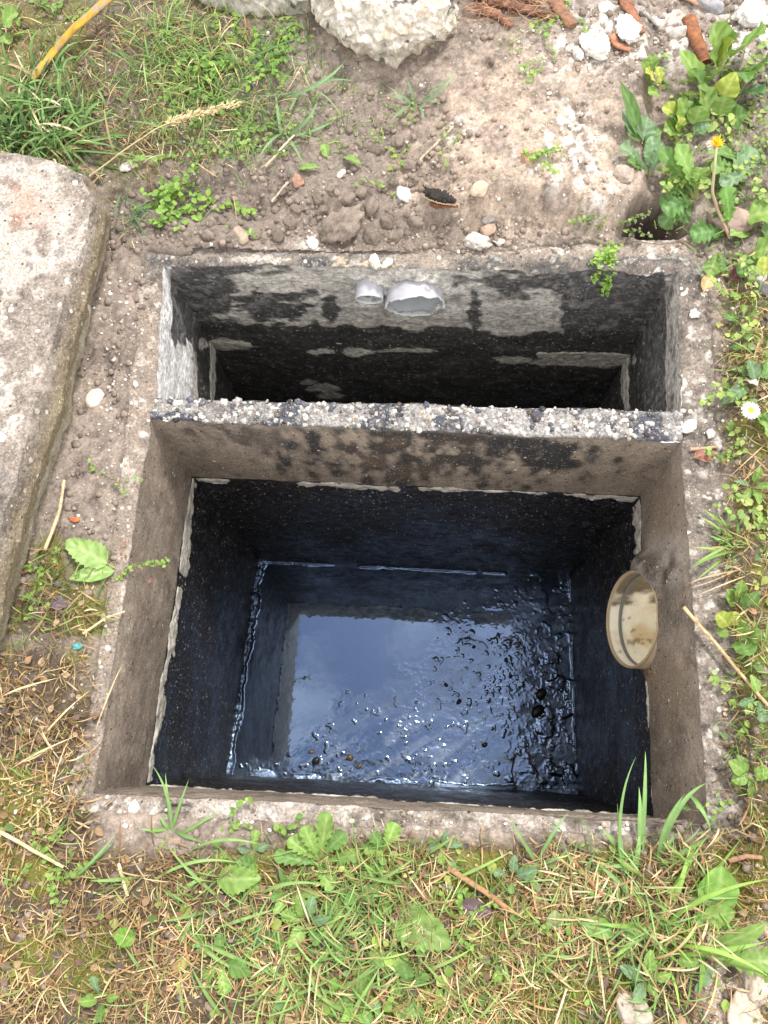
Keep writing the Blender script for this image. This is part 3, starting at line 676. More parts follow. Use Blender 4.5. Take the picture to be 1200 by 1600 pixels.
# brown deposit stones standing in the sludge
floor_z = -DL
def stone(name, px, py, r, col, label, cat='stone', group=None, flat=(0.6, 0.8), z=None, sub=3, seed=0, rough=0.85, mt=None, sink=0.35, ang=None, asp=None, amp=0.22, nf=1.3, two=None):
    R_ = np.random.default_rng(seed*7+int(px)*3+int(py))
    base = G(px, py) if z is None else U(px, py, z)
    V, F = ICO[sub]; n = fbm(V + R_.uniform(0, 50, 3), nf, 4, seed); n5 = fbm(V + R_.uniform(0, 50, 3), nf*4, 3, seed+3)
    a3 = asp or (R_.uniform(1.0, 1.3), R_.uniform(0.75, 0.95)); fz = R_.uniform(*flat)
    # chop with a few planes so that it is not a ball
    Q = V.copy()
    for k in range(7):
        d = R_.normal(size=3); d /= np.linalg.norm(d); o_ = R_.uniform(0.62, 0.9); ex_ = np.maximum(0, Q@d-o_); Q -= ex_[:, None]*d*0.85
    Q = Q*(1+amp*n+amp*0.4*n5)[:, None]*np.array([a3[0], a3[1], fz])
    an = R_.uniform(0, 6.28) if ang is None else ang
    Q = np.stack([Q[:, 0]*cos(an)-Q[:, 1]*sin(an), Q[:, 0]*sin(an)+Q[:, 1]*cos(an), Q[:, 2]], -1)*r
    Q[:, 2] += r*fz*(1-2*sink)*0.8
    cc = np.tile(col, (len(V), 1))*(1+0.35*n+0.3*n5)[:, None]
    if two is not None: cc = mixc(cc, two, sm(-0.05, 0.2, n5+0.3*n))
    ac = Acc(); ac.add(Q+base, F, rnd(cc, rough))
    return tag(build(name, ac, mt or M_stone, None, base), label, cat, group)
LB = 'small dark pebble stuck in the sludge among the scum'
for i, (px_, py_, r_, lab) in enumerate([
    (487, 1175, 0.0085, 'brown pebble standing in the black liquid, upper one of the lower left pair'),
    (493, 1189, 0.011, 'black tarred pebble standing in the black liquid, lower one of the lower left pair'),
    (547, 1184, 0.011, 'pale brown pebble in the sludge, second from the left along the lower edge'),
    (561, 1197, 0.008, 'tan pebble in the sludge just right of the pale brown one'),
    (697, 1070, 0.0065, 'small dark pebble floating in the middle of the blue reflection'),
    (717, 1096, 0.0085, 'larger dark pebble floating right of the middle of the reflection'),
    (757, 1164, 0.009, 'oval dark pebble floating low right in the reflection'),
    (798, 1057, 0.0075, 'dark pebble on the scum at the right of the reflection'),
    (791, 1031, 0.0065, 'small dark pebble above another one on the right scum'),
    (740, 1011, 0.006, 'tiny dark pebble on the scum under the cloud reflection'),
    (845, 1085, 0.017, 'large black lump on the scum near the right wall'),
    (840, 1113, 0.019, 'flat black lump on the scum below the large one')]):
    stone('pebble', px_, py_, r_, (0.02, 0.018, 0.016) if i not in (0, 2, 3) else (0.10, 0.075, 0.04), lab, 'pebble', 'pebbles in the black liquid', z=floor_z, sub=2, seed=i, rough=0.25, flat=(0.35, 0.5))

# ================================================================ loose soil, grit, stones
def scatter(n, x0, x1, y0, y1, dens, r=rng):
    """random ground points (picture-of-ground coordinates only choose where on the ground)"""
    out = []; tot = 0
    for k in range(60):
        px = r.uniform(x0, x1, n); py = r.uniform(y0, y1, n)
        p = G(px, py); qx, qy = proj(p)
        # equalise for foreshortening: keep by distance
        w = np.clip((1.6/np.maximum(1.2, (p-np.array([0, 0, CAM_H]))@_f))**-2 * 0.95, 0, 1)
        ok = (r.random(n) < dens(px, py, p)*w) & (edge_sd(p[:, 0], p[:, 1]) < np.where((px < 300) & (py > 430) & (py < 1220), 0.050, 0.034))
        out.append(p[ok]); tot += ok.sum()
        if tot >= n: break
    return np.concatenate(out)[:n]
def inr(px, py): return blob(px, py, 560, 300, 230, 120, 0, 0.7) + blob(px, py, 330, 360, 190, 50, 0, 0.6)
def d_crumb(px, py, p):
    n = fbm(p, 16, 3, 601)
    return np.clip(1.2*inr(px, py)*(0.8+n) + 0.10 + 0.30*blob(px, py, 800, 365, 190, 26, 0, 0.5) + 0.16*(px < 240)*(py > 350)*(py < 1000) + 0.35*(px > 900)*(py < 110) + 0.12*(px > 1100), 0, 1)*(1-0.8*blob(px, py, 820, 230, 130, 100, 0, 0.5))
pts = scatter(9500, -120, 1480, -160, 1640, d_crumb)
rad = 0.0013 + 0.0070*rng.random(len(pts))**4
base = np.array([0.215, 0.175, 0.148]); cols = base*(0.7+0.8*rng.random((len(pts), 1))); qx_, qy_ = proj(pts); cols = mixc(cols, (0.33, 0.265, 0.21), blob(qx_, qy_, 850, 200, 200, 190, 0, 0.4)*0.85*(rng.random(len(pts)) > 0.15))
acc = Acc(); crumbs(acc, pts + np.stack([0*rad, 0*rad, rad*0.2], -1), rad, cols, 1, (0.45, 0.9), 0.32, 0.95)
tag(build('soil_crumbs', acc, M_crumb), kind='stuff')
def d_grit(px, py, p):
    n = fbm(p, 20, 3, 611); a = 0.12 + 0.5*sm(0.1, 0.4, n)
    for (cx, cy, r1, r2) in ((718, 205, 20, 26), (890, 188, 44, 36), (940, 70, 110, 60), (925, 290, 50, 60), (1130, 40, 110, 50), (560, 410, 70, 10), (490, 380, 40, 18), (300, 195, 60, 30), (190, 560, 50, 200), (1130, 560, 40, 200), (770, 385, 90, 20), (1160, 1540, 90, 80)):
        a = a + 0.9*blob(px, py, cx, cy, r1, r2, n, 0.4)
    return np.clip(a, 0, 1)*(1-0.8*(py > 1310)*(px < 1060))
pts = scatter(5200, -120, 1480, -160, 1640, d_grit)
rad = 0.0010 + 0.0032*rng.random(len(pts))**3
pal = np.array([[0.62, 0.59, 0.56], [0.72, 0.70, 0.67], [0.45, 0.40, 0.35], [0.36, 0.31, 0.27], [0.55, 0.40, 0.30]])
acc = Acc(); crumbs(acc, pts + np.stack([0*rad, 0*rad, rad*0.3], -1), rad, pal[rng.integers(0, 5, len(pts))], 1, (0.5, 0.9), 0.15, 0.9)
tag(build('grit', acc, M_stone), kind='stuff')

# ================================================================ vegetation helpers
def strips(acc, base, head, length, width, e0, bend, cols, seg=5, drift=0.0, fold=0.0, blunt=0.0, ztrack=0.0, rough=0.55, r=rng):
    """vectorised blades; e0 = start elevation, bend = total downward turn"""
    N = len(base); t = np.linspace(0, 1, seg+1)
    head = np.asarray(head); drift = np.broadcast_to(drift, (N,)); width = np.broadcast_to(width, (N,)); length = np.broadcast_to(length, (N,))
    el = e0[:, None] - bend[:, None]*t[None]**1.3; hd = head[:, None] + drift[:, None]*t[None]
    st = length[:, None]/seg
    dx = np.cos(el)*np.cos(hd)*st; dy = np.cos(el)*np.sin(hd)*st; dz = np.sin(el)*st
    c0 = np.concatenate([np.zeros((N, 1)), np.cumsum((dx[:, 1:]+dx[:, :-1])/2, 1)], 1)
    c1 = np.concatenate([np.zeros((N, 1)), np.cumsum((dy[:, 1:]+dy[:, :-1])/2, 1)], 1)
    c2 = np.concatenate([np.zeros((N, 1)), np.cumsum((dz[:, 1:]+dz[:, :-1])/2, 1)], 1)
    Pc = base[:, None, :] + np.stack([c0, c1, c2], -1)
    sd = np.stack([-np.sin(hd), np.cos(hd), np.zeros_like(hd)], -1)
    tw = r.uniform(-0.7, 0.7, N)[:, None]; sd = sd*np.cos(tw)[..., None] + np.array([0, 0, 1.0])*np.sin(tw)[..., None]
    wp = width[:, None]*0.5*np.clip((0.55+0.9*t)*(1-t**(3 if blunt == 0 else 8)), 0.03 if blunt == 0 else 0.35, 1)[None]
    if fold == 0:
        V = np.stack([Pc-sd*wp[..., None], Pc+sd*wp[..., None]], 2); k = 2
    else:
        up = np.array([0, 0, 1.0]); V = np.stack([Pc-sd*wp[..., None]+up*wp[..., None]*fold, Pc, Pc+sd*wp[..., None]+up*wp[..., None]*fold], 2); k = 3
    idx = (np.arange(N)*(seg+1)*k)[:, None, None]; i = (np.arange(seg)*k)[None, :, None]; j = np.arange(k-1)[None, None, :]
    a_ = idx+i+j; Fq = np.stack([a_, a_+1, a_+1+k, a_+k], -1).reshape(-1, 4)
    cc = np.repeat(np.asarray(cols), (seg+1)*k, 0).reshape(N, seg+1, k, 3)
    sh = (0.8+0.35*t)[None, :, None, None]
    cc = (cc*sh).reshape(-1, 3)
    acc.add(V.reshape(-1, 3), Fq, np.hstack([cc, np.full((len(cc), 1), rough)]))
STRAW = np.array([[0.62, 0.48, 0.27], [0.50, 0.36, 0.19], [0.40, 0.26, 0.13], [0.30, 0.18, 0.10], [0.70, 0.60, 0.40], [0.66, 0.55, 0.33], [0.42, 0.34, 0.15]])
GREEN = np.array([[0.12, 0.22, 0.045], [0.17, 0.29, 0.06], [0.22, 0.34, 0.07], [0.09, 0.17, 0.05], [0.28, 0.38, 0.12]])
def pick(p, n, v=0.25): return p[rng.integers(0, len(p), n)]*(1+rng.uniform(-v, v, (n, 1)))

# dry thatch
def d_thatch(px, py, p):
    P_ = np.stack([p[:, 0], p[:, 1], 0*p[:, 0]], -1); return np.clip(m_thatch(px, py, P_), 0, 1)*(0.35+0.65*sm(-0.25, 0.15, fbm(P_, 15, 3, 640)))*(1-0.55*sm(0.05, 0.3, fbm(P_, 9, 3, 77)))
pts = scatter(35000, -320, 1520, -160, 1760, d_thatch); N = len(pts)
pts[:, 2] += rng.uniform(0, 0.010, N)
acc = Acc(); L_ = 0.008+0.045*rng.random(N)**2.2; tone = np.clip(0.35+0.70*rng.random(N)+0.55*fbm(pts, 9, 3, 645), 0.2, 1.3)
strips(acc, pts, rng.uniform(0, 2*pi, N), L_, 0.0009+0.0024*rng.random(N)**2.5, rng.uniform(-0.1, 0.75, N), rng.uniform(0, 1.3, N), pick(STRAW, N, 0.25)*tone[:, None]*np.array([1.0, 0.93, 0.85]), 5, rng.normal(0, 0.6, N), rough=0.7)
tag(build('dry_grass', acc, M_straw), kind='stuff')
# flakes of dead leaf and low leafy ground cover
def d_thatch2(px, py, p): return d_thatch(px, py, p)*0.8
pts = scatter(3600, -320, 1520, 300, 1700, d_thatch2); pts[:, 2] += rng.uniform(0, 0.008, len(pts)); acc = Acc()
FLAKES = (pts, acc)
# thin short green grass through it
def d_green(px, py, p):
    P_ = np.stack([p[:, 0], p[:, 1], 0*p[:, 0]], -1); n = fbm(P_, 7, 3, 650)
    a = m_thatch(px, py, P_)*(0.12+0.7*sm(0.0, 0.3, n) + 0.5*blob(px, py, 520, 1420, 230, 120, n, 0.5) + 0.3*blob(px, py, 1000, 1380, 120, 90, n, 0.5))
    a = a + 1.0*blob(px, py, 330, 130, 210, 120, 0.6*n, 0.6)*(py < 260) + 0.7*(px > 1125)*(py > 420)*(py < 1250)*sm(-.1, .2, n) + 0.5*blob(px, py, 1140, 230, 70, 160, n, 0.5)
    return np.clip(a*np.where((px < 430) & (py > 1000), 0.35, 1.0), 0, 1)
pts = scatter(6800, -320, 1520, -160, 1760, d_green); N = len(pts); acc = Acc()
strips(acc, pts, rng.uniform(0, 2*pi, N), 0.012+0.045*rng.random(N)**1.6, 0.0012+0.0018*rng.random(N), rng.uniform(0.3, 1.3, N), rng.uniform(0.3, 1.6, N), pick(GREEN, N), 6, rng.uniform(-.6, .6, N), fold=0.4)
tag(build('short_grass', acc, M_grass), kind='stuff')
# moss: dense tiny sprigs
def d_moss(px, py, p):
    P_ = np.stack([p[:, 0], p[:, 1], 0*p[:, 0]], -1); n = fbm(P_, 9, 3, 77)
    return np.clip(m_thatch(px, py, P_)*sm(0.02, 0.2, n) + 0.9*sm(1110, 1140, px)*sm(420, 470, py)*(1-sm(880, 920, py))*sm(-0.2, 0.1, fbm(P_, 30, 3, 78)) + 0.9*blob(px, py, 150, 940, 60, 45, n, .4), 0, 1)
pts = scatter(29000, -320, 1520, 0, 1760, d_moss); N = len(pts); acc = Acc()
strips(acc, pts, rng.uniform(0, 2*pi, N), 0.003+0.007*rng.random(N), 0.0014, rng.uniform(0.4, 1.5, N), rng.uniform(0, 1, N), pick(np.array([[0.22, 0.21, 0.035], [0.30, 0.27, 0.05], [0.15, 0.14, 0.03], [0.36, 0.29, 0.08]]), N), 2, 0.0, rough=0.8)
tag(build('moss', acc, M_straw), kind='stuff')
# low chickweed-like ground cover
def leaflets(acc, pts, size, cols, seg=4, tilt=0.5):
    """tiny pointed oval leaves"""
    N = len(pts); A = rng.uniform(0, 2*pi, N); t = np.linspace(0, 1, seg+1); w = np.sin(pi*np.clip(t, 0.02, 1)**0.8)*0.36
    e = rng.uniform(-0.2, tilt, N)
    fx = np.cos(A)*np.cos(e); fy = np.sin(A)*np.cos(e); fz = np.sin(e)
    D = np.stack([fx, fy, fz], -1); Sd = np.stack([-np.sin(A), np.cos(A), rng.uniform(-0.4, 0.4, N)], -1)
    size = np.broadcast_to(size, (N,))
    C = pts[:, None] + D[:, None]*t[None, :, None]*size[:, None, None]; C[..., 2] -= (t**2)[None]*size[:, None]*0.25
    wv = Sd[:, None]*w[None, :, None]*size[:, None, None]; up = np.array([0, 0, 1.0])*0.3*(w[None, :, None]*size[:, None, None])
    V = np.stack([C-wv+up, C, C+wv+up], 2); k = 3
    idx = (np.arange(N)*(seg+1)*k)[:, None, None]; i = (np.arange(seg)*k)[None, :, None]; j = np.arange(2)[None, None, :]
    a_ = idx+i+j; F = np.stack([a_, a_+1, a_+1+k, a_+k], -1).reshape(-1, 4)
    cc = np.repeat(cols, (seg+1)*k, 0); acc.add(V.reshape(-1, 3), F, np.hstack([cc, np.full((len(cc), 1), 0.5)]))

pts, acc = FLAKES
leaflets(acc, pts, 0.005+0.012*rng.random(len(pts))**2, pick(np.array([[0.30, 0.19, 0.11], [0.20, 0.12, 0.08], [0.42, 0.30, 0.18], [0.16, 0.11, 0.09], [0.10, 0.08, 0.075]]), len(pts)))
tag(build('leaf_litter', acc, M_straw), kind='stuff')
def d_low(px, py, p):
    P_ = np.stack([p[:, 0], p[:, 1], 0*p[:, 0]], -1); n = fbm(P_, 9, 3, 660)
    return np.clip(m_thatch(px, py, P_)*(0.05+1.0*sm(0.05, 0.3, n) + 0.6*blob(px, py, 560, 1440, 180, 150, n, 0.5))*(py > 1250) *np.where(px < 430, 0.3, 1) + (px > 1120)*0.9*sm(-.1, .2, n)*(py > 100), 0, 1)
pts = scatter(1500, -320, 1520, 100, 1700, d_low); pts[:, 2] += rng.uniform(0.001, 0.014, len(pts)); acc = Acc()
leaflets(acc, pts, 0.005+0.016*rng.random(len(pts))**3, pick(np.array([[0.19, 0.32, 0.06], [0.26, 0.38, 0.08], [0.12, 0.22, 0.05], [0.34, 0.40, 0.10], [0.15, 0.26, 0.10]]), len(pts)), 6)
tag(build('low_weeds', acc, M_leaf), kind='stuff')

def mat_plant(name, cx, cy, rx, ry, n, size, label, cat='weed', cols=GREEN, h=0.015, group=None, over=0.05):
    """creeping plant: wandering stems carrying small paired leaves"""
    b = G(cx, cy); e = empty(name, b, label, cat, group); st = Acc(); lf = Acc()
    over = max(over, float(edge_sd(b[0], b[1]))+0.04)
    ns_ = max(3, n//14); lp = []
    for k in range(ns_):
        a0 = rng.uniform(0, 2*pi); rr = math.sqrt(rng.random())
        sx, sy = cx+rx*rr*cos(a0)*0.8, cy+ry*rr*sin(a0)*0.8
        p = G(sx, sy, 0.003); hd = rng.uniform(0, 2*pi); pts = [p]; z0 = rng.uniform(0.2, 1)*h
        m_ = 7
        for i in range(m_):
            hd += rng.uniform(-0.5, 0.5); q = pts[-1]+np.array([cos(hd), sin(hd), 0])*size*0.9
            q[2] = p[2]+z0*sin(pi*0.5*(i+1)/m_) + rng.uniform(-.002, .002); pts.append(q)
        pts = np.array(pts)
        if edge_sd(pts[:, 0], pts[:, 1]).max() < over: tubeline(st, pts, 0.0006, 5, np.array([0.24, 0.27, 0.10]))
        lp.append(np.repeat(pts[1:], 2, 0))
    lp = np.concatenate(lp); k2 = edge_sd(lp[:, 0], lp[:, 1]) < over; lp = lp[k2] if k2.sum() > 5 else lp; idx = rng.permutation(len(lp))[:n]; lp = lp[idx]+rng.normal(0, 0.0015, (len(idx), 3))
    leaflets(lf, lp, size*rng.uniform(0.6, 1.25, len(lp)), pick(cols, len(lp), 0.2))
    if st.v: build('stem', st, M_grass, e)
    build('foliage', lf, M_leaf, e); return e
def tubeline(acc, pts, r, sides, col, flat=1.0, rough=0.7, taper=0.5, jit=0.0, capped=True):
    pts = np.asarray(pts, float); n = len(pts); T = np.gradient(pts, axis=0); T /= np.linalg.norm(T, axis=1)[:, None]+1e-9
    up = np.tile([0.02, 0.03, 1.0], (n, 1)); Sd = np.cross(T, up); Sd /= np.linalg.norm(Sd, axis=1)[:, None]+1e-9; Up = np.cross(Sd, T)
    r = np.broadcast_to(r, (n,))*np.linspace(1, taper, n) if np.ndim(r) == 0 else np.asarray(r)
    th_ = np.linspace(0, 2*pi, sides, endpoint=False)
    rr = r[:, None]*(1+jit*rng.uniform(-1, 1, (n, sides)))
    V = pts[:, None] + (np.cos(th_)*rr)[..., None]*Sd[:, None] + (np.sin(th_)*rr*flat)[..., None]*Up[:, None]
    I, J = np.meshgrid(np.arange(n-1), np.arange(sides), indexing='ij'); J2 = (J+1) % sides
    F = np.stack([(I*sides+J).ravel(), (I*sides+J2).ravel(), ((I+1)*sides+J2).ravel(), ((I+1)*sides+J).ravel()], -1)
    V = V.reshape(-1, 3); c = np.asarray(col)
    if c.ndim == 1: c = np.tile(c, (len(V), 1))
    elif len(c) == n: c = np.repeat(c, sides, 0)
    acc.add(V, F, np.hstack([c, np.full((len(c), 1), rough)]))
    if capped:
        for e_, s_ in ((0, 1), (n-1, -1)):
            ce = pts[e_]; ring_ = V[e_*sides:(e_+1)*sides]; vv = np.vstack([ring_, ce])
            f = np.array([[i, (i+1) % sides, sides] if s_ < 0 else [(i+1) % sides, i, sides] for i in range(sides)])
            acc.add(vv, f, np.hstack([np.tile(c[e_*sides], (sides+1, 1)), np.full((sides+1, 1), rough)]))

def w_profile(kind, u):
    if kind == 'oval': s = np.clip((u-0.12)/0.88, 0, 1); w = np.sin(pi*s**0.85)**0.75; st = 0.05
    elif kind == 'lance': s = u; w = np.sin(pi*np.clip(s, 0, 1)**0.8)**0.9; st = 0.06
    elif kind == 'round': s = np.clip((u-0.25)/0.75, 0, 1); w = np.sqrt(np.clip(1-(2*s-1)**2, 0, 1)); st = 0.07
    elif kind == 'heart': s = np.clip((u-0.30)/0.70, 0, 1); w = np.clip(s/0.12, 0, 1)**0.4*(1-s**1.5)**0.8; st = 0.05
    elif kind == 'dand':
        s = np.clip((u-0.05)/0.95, 0, 1); env = (0.25+0.75*sm(0, 0.75, s))*np.sqrt(np.clip(1-(np.clip(s-0.75, 0, 1)/0.25)**2, 0, 1))
        f = (s*7) % 1.0; tooth = 0.45+0.55*f**0.7; w = env*np.where(s < 0.86, tooth, 0.95); st = 0.1
    elif kind == 'broad':
        s = np.clip((u-0.16)/0.84, 0, 1); env = np.sin(pi*s**0.75)**0.6; f = (s*9) % 1.0; w = env*(0.78+0.22*f); st = 0.05
    return np.maximum(w, st*(u < 0.9)), None
def leaf(acc, B, T, width, kind, arch=0.25, col=(0.2, 0.32, 0.07), cup=0.25, roll=0.0, rough=0.45):
    B = np.asarray(B, float); T = np.asarray(T, float); Lh = np.linalg.norm(T-B); nu = 44 if kind in ('dand', 'broad') else 22; k = 9
    u = np.linspace(0, 1, nu+1); mid = (B+T)/2 + np.array([0, 0, 1.0])*Lh*arch
    C = ((1-u)**2)[:, None]*B + (2*u*(1-u))[:, None]*mid + (u**2)[:, None]*T
    Tn = np.gradient(C, axis=0); Tn /= np.linalg.norm(Tn, axis=1)[:, None]
    Sd = np.cross(Tn, [0, 0, 1.0]); Sd /= np.linalg.norm(Sd, axis=1)[:, None]+1e-9; Nn = np.cross(Sd, Tn)
    R_ = np.array([roll]); S2 = Sd*cos(roll)+Nn*sin(roll); N2 = Nn*cos(roll)-Sd*sin(roll)
    w = w_profile(kind, u)[0]*width/2; a_ = np.linspace(-1, 1, k)
    asym = 1+0.12*np.sin(u*9+rng.uniform(0, 6))
    ph = rng.uniform(0, 6)
    V = C[:, None] + S2[:, None]*(w[:, None, None]*a_[None, :, None])*np.where(a_[None, :, None] > 0, asym[:, None, None], 1)
    zz = cup*np.abs(a_)[None]**1.5*w[:, None] + 0.10*np.sin(u*17+ph)[:, None]*(a_**2*np.sign(a_))[None]*width*0.5 + 0.035*width*np.cos(np.abs(a_)[None]*6-u[:, None]*28)*(w[:, None]*2/width)
    V = V + N2[:, None]*zz[..., None]
    V = V.reshape(-1, 3); I, J = np.meshgrid(np.arange(nu), np.arange(k-1), indexing='ij'); q = (I*k+J).ravel(); F = np.stack([q, q+1, q+1+k, q+k], -1)
    c = np.tile(col, (len(V), 1)); aa = np.tile(np.abs(a_), nu+1); uu = np.repeat(u, k)
    c = mixc(c, np.array(col)*np.array([1.5, 1.3, 1.7])+0.03, np.clip(1-aa*7, 0, 1)*0.8); c = c*(1+0.25*fbm(V, 60, 3, 9)+0.12*np.cos(aa*7-uu*30))[:, None]
    if w_profile(kind, np.array([0.04]))[0][0] < 0.12: c = mixc(c, (0.38, 0.34, 0.16), (1-sm(0.08, 0.2, uu))*0.7)
    acc.add(V, F, np.hstack([c, np.full((len(c), 1), rough)]))
LG = (0.20, 0.33, 0.075); MG = (0.13, 0.25, 0.06); DG = (0.08, 0.17, 0.06); YG = (0.36, 0.44, 0.08); BG = (0.16, 0.27, 0.13)
def plant(name, base, leaves, label, cat='weed', group=None, extra=None, z=0.0):
    """leaves: (bx,by,tx,ty,width_px,kind,lift_m,colour) - foot and tip"""
    b = G(*base); e = empty(name, b, label, cat, group)
    for (bx, by, tx, ty, w, kind, lift, col) in leaves:
        ac = Acc(); B = G(bx, by, 0.004+z); gz = G(tx, ty)[2]; T = U(tx, ty, max(gz, 0)+lift+z); sc = (np.array([0, 0, CAM_H])-B); wm = w*((-sc)@_f)/FPX
        leaf(ac, B, T, wm, kind, 0.10+rng.uniform(0, 0.15), np.array(col)*rng.uniform(0.85, 1.15), rng.uniform(0.1, 0.4), rng.uniform(-0.35, 0.35)); build('leaf', ac, M_leaf, e)
    if extra: extra(e)
    return e
def blade_px(acc, B, T, w, col, arch=0.3, sag=0.0, z0=0.0, lift=0.02, mid=None):
    Bp = G(*B, z0); gz = G(*T)[2]; Tp = U(T[0], T[1], max(gz, 0)+lift)
    L_ = np.linalg.norm(Tp-Bp); M = (Bp+Tp)/2+np.array([0, 0, 1])*L_*arch
    if mid is not None: M = 2*U(mid[0], mid[1], max(gz, 0)+lift*1.4)-0.5*(Bp+Tp)
    u = np.linspace(0, 1, 15)[:, None]; C = (1-u)**2*Bp+2*u*(1-u)*M+u*u*Tp; C += fbm(C, 12, 2, 3)[:, None]*0.003*u
    Tn = np.gradient(C, axis=0); Tn /= np.linalg.norm(Tn, axis=1)[:, None]; Sd = np.cross(Tn, [0, 0, 1.0]); Sd /= np.linalg.norm(Sd, axis=1)[:, None]+1e-9
    a_ = rng.uniform(-0.5, 0.5); Sd = Sd*cos(a_)+np.cross(Sd, Tn)*sin(a_)
    wp = (w*np.clip((0.5+u*1.2), 0, 1)*(1-u**2.6)).clip(0.0002)/2
    up = np.cross(Sd, Tn); V = np.stack([C-Sd*wp+up*wp*0.35, C, C+Sd*wp+up*wp*0.35], 1).reshape(-1, 3)
    q = (np.arange(14)[:, None]*3+np.arange(2)[None]).ravel(); F = np.stack([q, q+1, q+4, q+3], -1)
    cc = np.tile(col, (len(V), 1))*np.repeat(0.85+0.3*u, 3, 0); cc[1::3] *= 1.2
    acc.add(V, F, np.hstack([cc, np.full((len(cc), 1), 0.5)]))
def tuft(name, base, blades, label, cat='grass tuft', group=None, w=0.0045, col=(0.15, 0.28, 0.07), extra_n=0, extra_len=0.05, spread=0.02, extra_w=0.002, dry=0.2, bias=None):
    b = G(*base); ac = Acc()
    for t_ in blades:
        B = t_[0] if isinstance(t_[0], tuple) else base; T = t_[1] if isinstance(t_[0], tuple) else t_
        mid = t_[2] if isinstance(t_[0], tuple) and len(t_) > 2 else None
        blade_px(ac, (B[0]+rng.uniform(-3, 3), B[1]+rng.uniform(-3, 3)), T, w*rng.uniform(0.75, 1.15), np.array(col)*rng.uniform(0.8, 1.25), rng.uniform(0.08, 0.3), lift=rng.uniform(0.005, 0.03), mid=mid)
    if extra_n:
        N = extra_n; p = np.tile(b, (N, 1)); p[:, :2] += rng.normal(0, spread, (N, 2)); p = p[edge_sd(p[:, 0], p[:, 1]) < 0.02]; N = len(p); p[:, 2] = ground_h(p[:, 0], p[:, 1])
        cc = pick(np.array([np.array(col)*1.1, np.array(col)*0.75, np.array(col)*1.4]), N); d_ = rng.random(N) < dry; cc[d_] = pick(STRAW, d_.sum())
        hd = rng.uniform(0, 2*pi, N) if bias is None else rng.normal(bias, 0.8, N)
        strips(ac, p, hd, extra_len*rng.uniform(0.5, 1.2, N), extra_w*rng.uniform(0.6, 1.2, N), rng.uniform(0.4, 1.3, N), rng.uniform(0.5, 1.7, N), cc, 7, rng.uniform(-.4, .4, N), fold=0.4)
    return tag(build(name, ac, M_grass, None, b), label, cat, group)

# ================================================================ the lid slab and the concrete blocks
def loft(name, outs, zs, mt, label, cat, colf, amp=0.006, rings=(60, 40), nseg=520, seed=0, closed_top=True, sc=9, extra=None, off=0.0):
    """outs: picture outlines (top, ..., bottom) unprojected at heights zs; densely skinned"""
    loops = []
    for o_, z_ in zip(outs, zs):
        P_ = U(np.array([p[0] for p in o_]), np.array([p[1] for p in o_]), z_); P_ = np.vstack([P_, P_[:1]])
        # rounded resampling, corner by corner so that loops correspond
        seg = len(o_); per = nseg//seg; t = (np.arange(per)/per)[:, None]
        loops.append(np.concatenate([P_[i]*(1-t)+P_[i+1]*t for i in range(seg)]))
    n = len(loops[0]); k = 7; kern = np.hanning(2*k+1); kern /= kern.sum()
    loops = [np.stack([np.convolve(np.concatenate([l[-k:, d], l[:, d], l[:k, d]]), kern, 'valid') for d in range(3)], -1) for l in loops]
    V = []; cen = loops[0].mean(0)
    for r_ in np.linspace(0.01, 1, rings[0])**0.8: V.append(cen*(1-r_)+loops[0]*r_)
    for a_, b_ in zip(loops[:-1], loops[1:]):
        m_ = max(4, rings[1]//(len(loops)-1))
        for r_ in np.linspace(0, 1, m_+1)[1:]: V.append(a_*(1-r_)+b_*r_)
    V = np.array(V); nr = len(V)
    I, J = np.meshgrid(np.arange(nr-1), np.arange(n), indexing='ij'); J2 = (J+1) % n
    F = np.stack([(I*n+J).ravel(), ((I+1)*n+J).ravel(), ((I+1)*n+J2).ravel(), (I*n+J2).ravel()], -1)
    V = V.reshape(-1, 3); V0 = V.copy()
    dd = vdisp(V, 1.0, 700+seed)/1.6
    V = V + amp*dd + amp*0.35*np.stack([fbm(V, 45, 4, 710+seed), fbm(V, 45, 4, 711+seed), fbm(V, 45, 4, 712+seed)], -1)
    if extra: V = extra(V)
    u_ = np.repeat(np.arange(nr)/(nr-1), n); b = V0.reshape(nr, n, 3)[-1].mean(0); b[2] = zs[-1]
    ar = np.cross(V[F[:, 1]]-V[F[:, 0]], V[F[:, 3]]-V[F[:, 0]])
    if ar[:rings[0]*n//2, 2].mean() < 0: F = F[:, ::-1]
    ac = Acc(); ac.add(V, F, colf(V0, u_ > (rings[0]-1)/(nr-1)))
    return tag(build(name, ac, mt, None, b), label, cat)
